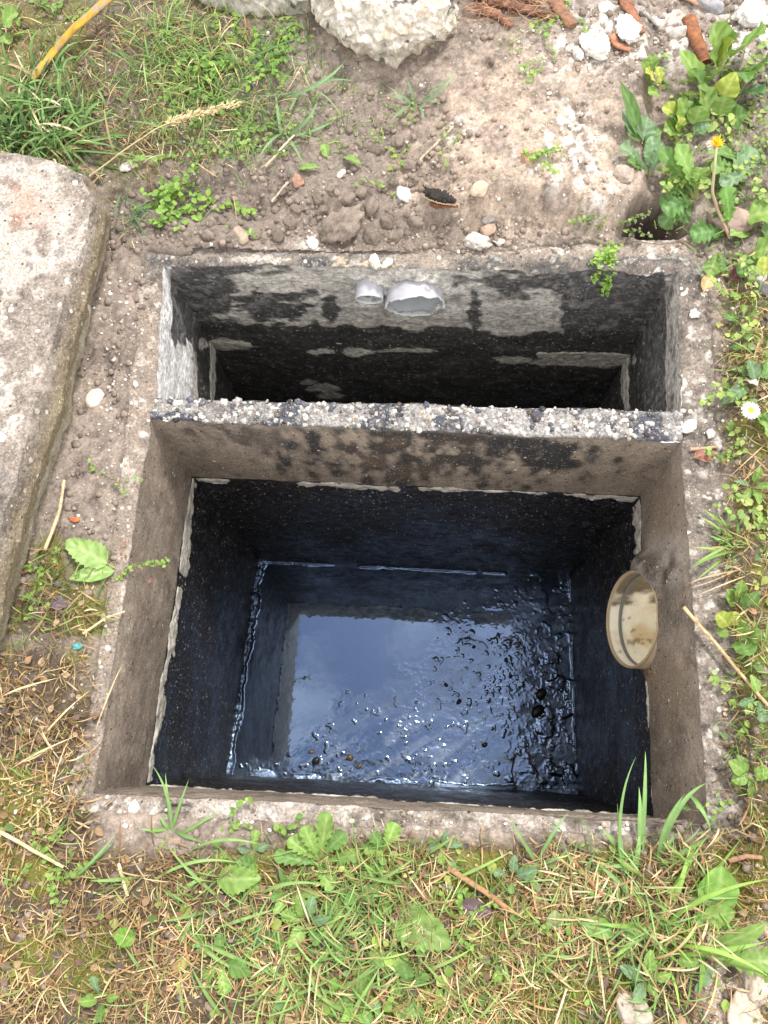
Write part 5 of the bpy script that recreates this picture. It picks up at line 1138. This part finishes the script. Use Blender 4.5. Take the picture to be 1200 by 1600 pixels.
# hanging sprig over the rear rim
mat_plant('creeping_weed', 947, 352, 26, 22, 120, 0.009, 'mossy round clump on the soil behind the right part of the rear rim', cols=np.array([[0.15, 0.22, 0.05], [0.26, 0.33, 0.08], [0.1, 0.16, 0.05]]), h=0.02)
e = empty('hanging_sprig', G(948, 385), 'bright green sprig hanging over the rear rim into the tank', 'weed'); st = Acc(); lf = Acc()
for pl in ([(952, 375, .01), (948, 400, .012), (945, 425, -.01), (942, 452, -.045)], [(940, 378, .01), (932, 410, .01), (930, 438, -.02)], [(960, 372, .01), (958, 395, .015), (957, 428, -.01)], [(948, 380, .01), (950, 420, 0), (948, 458, -.05)]):
    P_ = np.array([U(a[0], a[1], a[2]) for a in pl]); P_[:, 1] = np.minimum(P_[:, 1], 99); Q = np.stack([np.interp(np.linspace(0, 1, 14), np.linspace(0, 1, len(P_)), P_[:, d]) for d in range(3)], -1); tubeline(st, Q, 0.0007, 5, (0.26, 0.30, 0.1)); lp = np.repeat(Q[3:], 5, 0)+rng.normal(0, 0.0035, (55, 3)); leaflets(lf, lp, 0.0085*rng.uniform(0.6, 1.2, 55), pick(np.array([[0.22, 0.40, 0.06], [0.28, 0.46, 0.09]]), 55))
build('stem', st, M_grass, e); build('foliage', lf, M_leaf, e)
# right top: broad leaved weeds
plant('broadleaf_weed', (1120, 130), [(1125, 110, 1112, 38, 62, 'oval', .07, LG), (1140, 90, 1196, 50, 66, 'oval', .08, (0.17, 0.31, 0.06)), (1115, 110, 1146, 62, 40, 'oval', .06, YG), (1105, 130, 1140, 98, 46, 'oval', .05, LG), (1150, 110, 1168, 130, 44, 'heart', .04, MG), (1100, 150, 1060, 78, 36, 'heart', .05, LG), (1110, 160, 1080, 108, 44, 'heart', .045, MG), (1120, 170, 1150, 112, 42, 'heart', .05, YG),
   (1120, 190, 1134, 150, 34, 'round', .05, LG), (1130, 195, 1168, 178, 40, 'oval', .03, MG), (1110, 185, 1092, 130, 40, 'oval', .04, LG), (1175, 120, 1200, 95, 40, 'oval', .05, MG), (1100, 180, 1066, 170, 34, 'oval', .02, MG), (1150, 150, 1196, 150, 44, 'oval', .03, DG)], 'cluster of large bright oval leaves at the top right')
plant('broadleaf_weed', (1070, 190), [(1075, 200, 1062, 152, 40, 'oval', .03, LG), (1075, 205, 1045, 180, 34, 'oval', .03, MG), (1080, 205, 1095, 165, 34, 'round', .04, LG), (1080, 210, 1110, 195, 30, 'oval', .02, BG), (1065, 205, 1036, 205, 34, 'oval', .02, LG), (1070, 190, 1034, 168, 26, 'round', .03, YG), (1060, 215, 1060, 180, 30, 'heart', .035, YG)], 'smaller bright weed below the large oval leaves')
plant('weed', (1015, 125), [(1016, 130, 1002, 96, 24, 'oval', .03, LG), (1018, 120, 1016, 84, 22, 'oval', .03, LG), (1032, 148, 1012, 145, 20, 'round', .02, LG)], 'little pair of upright leaves left of the rusty pipe piece')
plant('weed', (1020, 120), [(1028, 135, 1008, 112, 30, 'broad', .03, (0.42, 0.45, 0.10)), (1034, 136, 1024, 104, 24, 'broad', .03, (0.38, 0.44, 0.09))], 'yellowish lobed leaves left of the broad leaved weeds')
plant('ribwort_weed', (1000, 218), [(1001, 220, 968, 126, 20, 'lance', .05, (0.10, 0.20, 0.05)), (1000, 222, 972, 172, 26, 'oval', .02, BG), (1000, 224, 976, 196, 22, 'oval', .015, MG), (1003, 225, 1012, 182, 34, 'oval', .03, BG), (1006, 232, 1030, 200, 26, 'oval', .02, MG)], 'weed with one long folded dark leaf at the left of the right hand weeds')
plant('dandelion', (1012, 275), [(1014, 278, 968, 228, 30, 'dand', .02, BG), (1012, 276, 980, 250, 22, 'dand', .02, MG), (1018, 272, 1018, 212, 34, 'broad', .03, BG), (1014, 276, 1035, 228, 22, 'dand', .03, BG)], 'blue green dandelion rosette at the crack in the clay')
plant('dandelion', (1088, 310), [(1090, 312, 1056, 226, 44, 'dand', .05, (0.19, 0.33, 0.08)), (1086, 314, 1030, 232, 30, 'dand', .04, MG), (1084, 312, 1035, 330, 52, 'dand', .01, (0.14, 0.29, 0.08)), (1080, 310, 1032, 355, 36, 'dand', -.01, (0.15, 0.29, 0.09)), (1086, 306, 1092, 262, 30, 'dand', .03, LG), (1080, 318, 1060, 345, 34, 'dand', 0.0, MG), (1078, 305, 1035, 290, 30, 'dand', .02, MG)], 'large bright toothed dandelion leaves hanging over the hole behind the corner')
def flower(e):
    ac = Acc(); Q = px_line([(1140, 372, .01), (1122, 330, .03), (1112, 300, .05), (1116, 260, .07), (1120, 226, .08)], n=40); tubeline(ac, Q, 0.0028, 8, np.stack([np.linspace(.55, .48, 40), np.linspace(.35, .50, 40), np.linspace(.30, .26, 40)], -1), 1, 0.5, 0.9); build('stem', ac, M_grass, e)
    top = Q[-1]; ac = Acc(); N = 140; strips(ac, np.tile(top, (N, 1))+rng.normal(0, .0025, (N, 3)), rng.normal(1.9, 0.9, N), 0.012, 0.0022, rng.uniform(-.2, 1, N), np.zeros(N), pick(np.array([[0.80, 0.50, 0.01], [0.85, 0.58, 0.02]]), N, .1), 3); build('petals', ac, M_grass, e)
    ac = Acc(); N = 60; strips(ac, np.tile(top, (N, 1))+np.array([-.006, -.001, 0])+rng.normal(0, .002, (N, 3)), rng.normal(2.8, 0.6, N), 0.011, 0.0022, rng.uniform(-.3, .6, N), np.zeros(N), pick(np.array([[0.75, 0.72, 0.66]]), N, .1), 3); build('bud_scales', ac, M_grass, e)
plant('dandelion', (1140, 372), [(1138, 370, 1132, 292, 34, 'dand', .04, (0.13, 0.28, 0.05)), (1134, 366, 1078, 368, 44, 'dand', .01, (0.12, 0.27, 0.06))], 'dandelion with a long curved pale stem and yellow flower at the right', 'dandelion', extra=flower)
plant('dandelion', (1150, 300), [(1120, 310, 1180, 232, 40, 'dand', .02, BG), (1165, 285, 1110, 258, 30, 'dand', .02, MG), (1160, 250, 1100, 240, 26, 'lance', .02, MG), (1180, 270, 1125, 290, 28, 'dand', .02, BG)], 'pale toothed leaves lying flat right of the yellow flower')
mat_plant('creeping_weed', 1150, 220, 50, 60, 120, 0.010, 'fine tangled weeds under the leaves near the right edge', cols=np.array([[0.18, 0.28, 0.08], [0.26, 0.34, 0.1]]))
mat_plant('creeping_weed', 1165, 300, 36, 30, 80, 0.011, 'small leaved weeds at the right edge above the round leaves')
plant('round_leaf_weed', (1180, 400), [(1150, 345, 1214, 332, 56, 'round', .03, LG), (1165, 400, 1208, 388, 44, 'round', .03, LG), (1190, 425, 1150, 415, 40, 'round', .02, MG), (1170, 362, 1140, 368, 30, 'oval', .02, LG), (1190, 440, 1196, 400, 30, 'round', .03, YG), (1196, 380, 1204, 350, 30, 'oval', .02, MG)], 'weed with glossy round leaves at the right edge')
plant('dandelion', (1118, 420), [(1120, 395, 1108, 430, 30, 'dand', .01, LG), (1122, 392, 1128, 425, 20, 'dand', .01, MG)], 'small toothed leaf hanging beside the curled yellow leaf')
# daisy
def daisy(e):
    c0 = U(1173, 641, G(1173, 641)[2]+0.03); ac = Acc(); tubeline(ac, np.array([G(1180, 660, .002), (c0+G(1178, 655))/2, c0]), 0.0012, 6, (0.2, 0.3, 0.1)); build('stem', ac, M_grass, e)
    for k in range(2):
        N = 17; ac = Acc(); strips(ac, np.tile(c0, (N, 1)), np.linspace(0, 2*pi, N, endpoint=False)+rng.normal(0, .08, N)+k*.18, 0.0155, 0.0042, np.full(N, 0.25-0.15*k), np.full(N, .5), np.tile([0.82, 0.82, 0.80], (N, 1)), 4, blunt=1); build('petals', ac, M_grass, e)
    V, F = ICO[3]; ac = Acc(); n = fbm(V, 9, 2, 4); ac.add(V*(1+.12*n)[:, None]*np.array([.0048, .0048, .003])+c0+[0, 0, .001], F, rnd(np.tile([0.85, 0.55, 0.03], (len(V), 1)), .7)); build('flower_centre', ac, M_stone, e)
plant('daisy', (1180, 655), [(1172, 600, 1128, 632, 26, 'broad', .01, BG), (1175, 590, 1150, 575, 24, 'broad', .02, MG), (1180, 600, 1170, 562, 24, 'broad', .02, BG), (1195, 600, 1200, 560, 24, 'broad', .02, MG), (1180, 640, 1206, 690, 30, 'broad', .02, LG), (1190, 670, 1210, 645, 30, 'broad', .02, MG)], 'white daisy with yellow centre and its spoon leaves near the right edge', 'daisy', extra=daisy)
plant('weed', (1168, 590), [(1165, 600, 1148, 604, 22, 'oval', .01, (0.55, 0.55, 0.42)), (1165, 592, 1182, 602, 18, 'oval', .02, (0.6, 0.6, 0.5))], 'pale downy leaves above the daisy')
# right middle
tuft('grass_tuft', (1132, 850), [((1140, 840), (1092, 806)), ((1140, 850), (1083, 882), (1110, 868)), ((1150, 860), (1078, 890), (1110, 872)), ((1140, 830), (1098, 795)), ((1140, 860), (1105, 835)), ((1150, 830), (1165, 800)), ((1130, 870), (1090, 905)), ((1145, 845), (1120, 800)), ((1150, 870), (1128, 898)), ((1150, 850), (1152, 815)), ((1135, 860), (1086, 855))], 'bright green grass tuft leaning over the right rim', w=0.0055, col=(0.20, 0.34, 0.09), extra_n=90, extra_len=0.04, spread=0.016, dry=.25, bias=2.9)
blades_each([((1170, 880), (1078, 918), (1120, 905)), ((1160, 890), (1075, 912), (1110, 900)), ((1165, 900), (1090, 930)), ((1180, 700), (1130, 800), (1160, 740)), ((1196, 720), (1130, 780)), ((1200, 690), (1140, 745))], 0.003, (0.55, 0.41, 0.25), 'straw coloured dead blade among the grass at the right rim', 'dead blades at the right rim')
plant('clover', (1140, 990), [(1142, 985, 1120, 958, 28, 'round', .02, YG), (1140, 985, 1148, 955, 26, 'round', .02, YG), (1142, 988, 1120, 985, 26, 'round', .01, LG), (1145, 990, 1172, 980, 30, 'round', .02, LG), (1150, 995, 1170, 1025, 36, 'round', .02, MG), (1150, 1000, 1192, 990, 26, 'round', .02, LG), (1155, 960, 1185, 925, 26, 'oval', .02, MG), (1150, 950, 1135, 920, 26, 'oval', .02, LG), (1150, 945, 1160, 905, 20, 'oval', .03, LG)], 'clover like rounded leaves beside the long dry stalk at the right')
plant('weed', (1172, 1205), [(1170, 1212, 1138, 1188, 24, 'oval', .03, LG), (1165, 1215, 1152, 1178, 20, 'oval', .02, LG), (1170, 1212, 1142, 1220, 22, 'oval', .02, LG), (1172, 1215, 1172, 1248, 16, 'oval', .01, LG), (1175, 1212, 1205, 1205, 22, 'oval', .02, LG)], 'small three leaved sprout right of the front right corner')
# left side
plant('dandelion', (180, 889), [(181, 888, 103, 845, 46, 'broad', .02, (0.25, 0.38, 0.12)), (179, 892, 108, 905, 28, 'lance', .01, (0.25, 0.40, 0.12))], 'two big pale green dandelion leaves on the left rim', 'dandelion')
mat_plant('creeping_weed', 210, 885, 12, 8, 10, 0.007, 'tiny reddish sprig at the foot of the two big leaves', cols=np.array([[0.3, 0.13, 0.08]]))
for (bx, by, n_, sz, lab) in [(455, 1390, 6, 46, 'rosette of narrow toothed leaves under the leafy dandelion'), (560, 1385, 5, 40, 'small rosette of toothed leaves above the scattered oval leaves'), (480, 1440, 6, 50, 'ragged green rosette in the lower left centre'), (690, 1320, 5, 34, 'small weed at the foot of the front rim middle'), (345, 1500, 5, 44, 'loose rosette of leaves near the bottom left centre'), (560, 1570, 6, 48, 'ragged rosette at the bottom edge left of the bright toothed leaves'),
        (160, 1560, 4, 34, 'small weed near the bottom left corner'), (800, 1370, 4, 34, 'small weed under the V shaped sprig'), (1010, 1530, 5, 40, 'small rosette left of the pale sandy soil'), (395, 1330, 4, 34, 'little weed at the lower edge of the front rim, left part'),
        (1175, 760, 5, 36, 'small rosette right of the bright tuft'), (1185, 1090, 4, 34, 'little weed at the right edge below the long dry stalk'), (1160, 500, 4, 30, 'small weed in the moss right of the rear chamber')]:
    lv = []
    for k in range(n_):
        aa = 2*pi*k/n_+rng.uniform(-.4, .4); ln = sz*rng.uniform(.7, 1.25); kd = ['dand', 'lance', 'broad', 'oval'][int(rng.integers(0, 4))]
        lv.append((bx+3*cos(aa), by+3*sin(aa), bx+ln*cos(aa), by+ln*sin(aa), ln*(0.30 if kd == 'lance' else 0.5), kd, rng.uniform(.005, .03), [LG, MG, LG, BG][int(rng.integers(0, 4))]))
    plant('weed', (bx, by), lv, lab)
tuft('grass_tuft', (1175, 1000), [((1190, 1030), (1140, 1070)), ((1185, 1010), (1130, 1040)), ((1190, 1020), (1200, 960))], 'thin grass tuft at the right edge under the clover like leaves', w=0.004, col=(0.22, 0.34, 0.09), extra_n=110, extra_len=.045, spread=.03, dry=.5)
tuft('grass_tuft', (1172, 560), [((1180, 560), (1140, 530)), ((1180, 540), (1150, 500)), ((1190, 560), (1205, 510))], 'mixed grass tuft in the moss above the daisy', w=0.004, col=(0.22, 0.34, 0.08), extra_n=90, extra_len=.04, spread=.03, dry=.5)
for cx, cy, rx, ry, n, sz, lab in [(1150, 130, 60, 60, 170, 0.015, 'dense light green weeds under the large oval leaves'), (1060, 270, 36, 50, 110, 0.013, 'pale weeds between the dandelion leaves at the upper right'), (1180, 480, 24, 30, 70, 0.012, 'light green creeping weed at the right edge below the round leaves'), (1150, 630, 30, 50, 90, 0.011, 'light green creeping weed around the daisy'), (1180, 830, 26, 60, 100, 0.012, 'yellow green creeping weed right of the bright tuft'), (1165, 1130, 30, 40, 70, 0.011, 'creeping weed beside the right rim above the small sprout'), (1110, 270, 50, 40, 130, 0.012, 'yellow green weeds around the dandelion stem')]:
    mat_plant('creeping_weed', cx, cy, rx, ry, n, sz, lab, cols=np.array([[0.26, 0.39, 0.09], [0.32, 0.44, 0.10], [0.2, 0.32, 0.08], [0.38, 0.44, 0.14]]), h=0.022)
tuft('grass_tuft', (620, 1400), [((620, 1400), (580, 1340)), ((625, 1400), (670, 1330)), ((615, 1400), (560, 1400)), ((620, 1400), (640, 1310))], 'thick grass tuft behind the wide toothed leaf', w=0.0045, col=(0.19, 0.31, 0.09), extra_n=170, extra_len=.05, spread=.035, dry=.35)
tuft('grass_tuft', (545, 1380), [((545, 1380), (520, 1310)), ((545, 1380), (590, 1350)), ((545, 1385), (500, 1400))], 'thick grass tuft right of the leafy dandelion', w=0.0045, col=(0.17, 0.29, 0.08), extra_n=150, extra_len=.05, spread=.03, dry=.3)
tuft('grass_tuft', (780, 1480), [((780, 1480), (740, 1440)), ((785, 1480), (830, 1430)), ((780, 1485), (800, 1540))], 'loose grass tuft under the fine bright weeds', w=0.004, col=(0.21, 0.31, 0.09), extra_n=110, extra_len=.045, spread=.04, dry=.5)
# front edge and lower band
tuft('grass_sprig', (268, 1305), [((270, 1300), (238, 1196), (262, 1245)), ((270, 1300), (258, 1208)), ((268, 1305), (295, 1218), (280, 1262)), ((275, 1305), (345, 1265), (305, 1290)), ((265, 1298), (218, 1296)), ((272, 1300), (318, 1315)), ((262, 1300), (250, 1275))], 'sprig of three upright blades at the left end of the front rim', 'grass', w=0.0062, col=(0.18, 0.32, 0.10))
tuft('grass_sprig', (842, 1348), [((842, 1350), (797, 1275), (822, 1322)), ((842, 1348), (889, 1268), (862, 1305)), ((840, 1350), (820, 1370)), ((845, 1350), (876, 1358)), ((842, 1350), (880, 1338))], 'V shaped sprig of two blades at the middle of the front rim', 'grass', w=0.0062, col=(0.15, 0.27, 0.10))
tuft('tall_grass', (985, 1440), [((985, 1440), (993, 1183), (968, 1290)), ((980, 1420), (965, 1255), (970, 1330)), ((1005, 1330), (1008, 1174), (1007, 1240)), ((1000, 1330), (998, 1230)), ((970, 1330), (942, 1295)), ((1000, 1350), (940, 1355)), ((985, 1400), (925, 1340)), ((990, 1380), (1000, 1290)), ((1030, 1340), (1106, 1222), (1062, 1262)), ((1025, 1345), (1072, 1238), (1040, 1290)), ((1075, 1238), (1112, 1300), (1095, 1262)), ((1030, 1345), (1120, 1298)), ((1020, 1340), (1060, 1300))],
     'tall grass blades standing over the right part of the front rim', 'grass', w=0.0085, col=(0.19, 0.33, 0.11), extra_n=170, extra_len=0.07, spread=0.05, extra_w=0.003, dry=.45)
tuft('tall_grass', (1050, 1440), [((1015, 1495), (1140, 1312), (1060, 1400)), ((1040, 1440), (1205, 1372), (1110, 1398)), ((1040, 1440), (1080, 1320)), ((1050, 1430), (1160, 1308)), ((1020, 1480), (1110, 1300), (1050, 1395)), ((1000, 1445), (930, 1440)), ((1020, 1440), (955, 1500)), ((1060, 1490), (1200, 1470)), ((1060, 1480), (1210, 1532), (1130, 1490)), ((1095, 1480), (1090, 1560))], 'long bright blades fanning out at the lower right', 'grass', w=0.009, col=(0.22, 0.37, 0.08), extra_n=90, extra_len=0.075, spread=0.04, extra_w=0.003, dry=.4)
plant('broadleaf_weed', (1112, 1420), [(1110, 1440, 1128, 1352, 62, 'oval', .03, (0.17, 0.32, 0.06)), (1090, 1435, 1150, 1425, 34, 'oval', .02, LG), (1110, 1430, 1080, 1440, 26, 'oval', .01, MG)], 'broad oval leaf behind the long bright blades')
plant('dandelion', (1110, 1500), [(1100, 1495, 1216, 1502, 44, 'dand', .02, LG), (1110, 1480, 1200, 1440, 26, 'lance', .03, LG), (1110, 1505, 1060, 1500, 26, 'dand', .01, LG), (1110, 1505, 1085, 1550, 22, 'lance', .01, BG)], 'toothed leaves over the pale sandy soil at the lower right')
plant('dandelion', (608, 1418), [(605, 1416, 705, 1478, 68, 'broad', .02, (0.21, 0.34, 0.09))], 'single wide toothed leaf in the lower middle')
plant('weed', (868, 1455), [(868, 1456, 866, 1422, 28, 'oval', .02, (0.26, 0.36, 0.14))], 'single pale oval leaf at the lower middle right', 'weed')
plant('weed', (905, 1450), [(900, 1442, 962, 1455, 32, 'oval', .01, (0.17, 0.30, 0.07)), (960, 1452, 1030, 1450, 24, 'lance', .01, LG)], 'dark oval leaf with red spots right of the pale oval leaf')
plant('weed', (200, 1465), [(218, 1468, 178, 1458, 32, 'broad', .015, (0.18, 0.36, 0.05))], 'single bright green leaf alone in the dead grass at the lower left')
tuft('grass_sprig', (120, 1372), [((115, 1374), (182, 1302), (145, 1345)), ((110, 1380), (175, 1318))], 'single slanting green blade in the dead grass at the left', 'grass', w=0.006, col=(0.17, 0.31, 0.11))
plant('dandelion', (500, 1340), [(500, 1345, 512, 1268, 34, 'dand', .05, LG), (500, 1345, 475, 1290, 28, 'dand', .04, LG), (500, 1340, 540, 1300, 30, 'dand', .04, MG), (500, 1345, 450, 1310, 26, 'dand', .03, LG), (505, 1345, 560, 1335, 26, 'dand', .02, LG), (500, 1350, 428, 1335, 26, 'dand', .02, MG), (495, 1350, 520, 1390, 26, 'dand', .02, LG)], 'leafy dandelion at the centre left of the front rim')
plant('dandelion', (600, 1320), [(600, 1330, 618, 1285, 32, 'dand', .03, LG), (600, 1330, 582, 1300, 24, 'dand', .03, MG), (600, 1332, 570, 1325, 20, 'dand', .01, LG)], 'smaller dandelion right of the leafy one at the front rim')
plant('weed', (400, 1380), [(330, 1372, 408, 1372, 44, 'broad', .02, LG), (405, 1355, 370, 1345, 30, 'broad', .02, MG), (385, 1350, 400, 1400, 30, 'broad', .01, LG)], 'wide pale leaves below the left part of the front rim')
plant('dandelion', (540, 1450), [(545, 1425, 505, 1415, 26, 'oval', .01, LG), (535, 1470, 530, 1505, 30, 'oval', .01, MG), (570, 1490, 610, 1502, 26, 'oval', .01, LG), (560, 1500, 575, 1540, 24, 'oval', .01, LG), (600, 1430, 575, 1445, 22, 'oval', .01, MG), (590, 1410, 612, 1425, 22, 'oval', .01, LG), (590, 1500, 640, 1498, 26, 'lance', .01, LG)], 'scattered oval leaves left of the wide toothed leaf')
plant('dandelion', (640, 1550), [(640, 1545, 630, 1505, 34, 'dand', .02, MG), (640, 1550, 612, 1540, 30, 'dand', .01, LG), (640, 1550, 650, 1590, 34, 'dand', .01, LG), (642, 1545, 665, 1520, 26, 'dand', .02, MG), (640, 1560, 620, 1590, 28, 'dand', .01, LG)], 'bright toothed leaves at the bottom edge, centre')
plant('weed', (420, 1450), [(420, 1480, 402, 1445, 30, 'broad', .01, DG), (425, 1485, 440, 1455, 30, 'broad', .01, MG)], 'dark crinkled leaves in the lower left centre')
tuft('long_grass', (330, 1430), [((300, 1410), (250, 1385)), ((270, 1390), (350, 1348), (300, 1380)), ((240, 1378), (380, 1350), (310, 1345)), ((330, 1420), (250, 1440)), ((290, 1440), (400, 1530), (330, 1490)), ((300, 1460), (420, 1520)), ((400, 1400), (510, 1382), (450, 1380)), ((350, 1410), (260, 1318)), ((230, 1525), (195, 1480)), ((290, 1600), (280, 1525)), ((380, 1440), (390, 1340)), ((340, 1450), (430, 1420)), ((300, 1330), (410, 1320), (350, 1312)), ((220, 1372), (140, 1376)), ((310, 1420), (280, 1480))], 'long loose green blades in the lower left grass', 'grass', w=0.0062, col=(0.19, 0.31, 0.10), extra_n=90, extra_len=0.06, spread=0.06, dry=.3)
tuft('long_grass', (500, 1520), [((460, 1540), (550, 1450)), ((480, 1560), (400, 1490)), ((500, 1560), (620, 1490)), ((520, 1600), (470, 1500)), ((440, 1560), (520, 1530)), ((540, 1600), (600, 1500)), ((500, 1500), (560, 1400)), ((420, 1600), (450, 1510)), ((490, 1480), (540, 1415)), ((560, 1590), (480, 1545)), ((350, 1590), (300, 1510)), ((480, 1540), (560, 1560)), ((560, 1400), (650, 1340)), ((600, 1400), (560, 1330))], 'mixed green blades at the bottom, left of centre', 'grass', w=0.0062, col=(0.19, 0.31, 0.09), extra_n=220, extra_len=0.07, spread=0.06, extra_w=0.003, dry=.35)
tuft('long_grass', (720, 1530), [((660, 1520), (740, 1480)), ((700, 1560), (760, 1500)), ((720, 1560), (650, 1490)), ((740, 1600), (790, 1540)), ((690, 1600), (700, 1520)), ((700, 1380), (800, 1330)), ((660, 1340), (720, 1300)), ((780, 1560), (940, 1450), (860, 1490)), ((920, 1495), (840, 1490)), ((640, 1380), (560, 1370))], 'sparse green blades at the bottom, right of centre', 'grass', w=0.005, col=(0.20, 0.31, 0.09), extra_n=120, extra_len=0.05, spread=0.07, dry=.4)
tuft('short_tuft', (905, 1350), [((900, 1370), (870, 1340)), ((910, 1370), (930, 1330)), ((900, 1365), (880, 1320)), ((915, 1360), (960, 1345)), ((890, 1375), (850, 1385))], 'short grass tuft against the front rim, left of the tall blades', 'grass tuft', w=0.004, col=(0.16, 0.27, 0.09), extra_n=90, extra_len=0.035, spread=0.03, dry=.35)
blades_each([((915, 1530), (890, 1430), (925, 1470)), ((1000, 1420), (930, 1390)), ((920, 1420), (960, 1350)), ((1112, 1290), (1100, 1330), (1122, 1300)), ((880, 1430), (955, 1440)), ((690, 1340), (700, 1400))], 0.0035, (0.6, 0.52, 0.35), 'curled pale dead blade near the tall grass at the lower right', 'pale dead blades near the tall grass')
blades_each([((60, 1160), (140, 1080)), ((20, 1200), (120, 1150)), ((80, 1250), (110, 1150)), ((0, 1090), (90, 1060)), ((150, 1140), (190, 1040)), ((30, 1300), (100, 1230))], 0.003, (0.58, 0.45, 0.27), 'long dead blade on the dry grass left of the front chamber', 'long dead blades left of the tank')
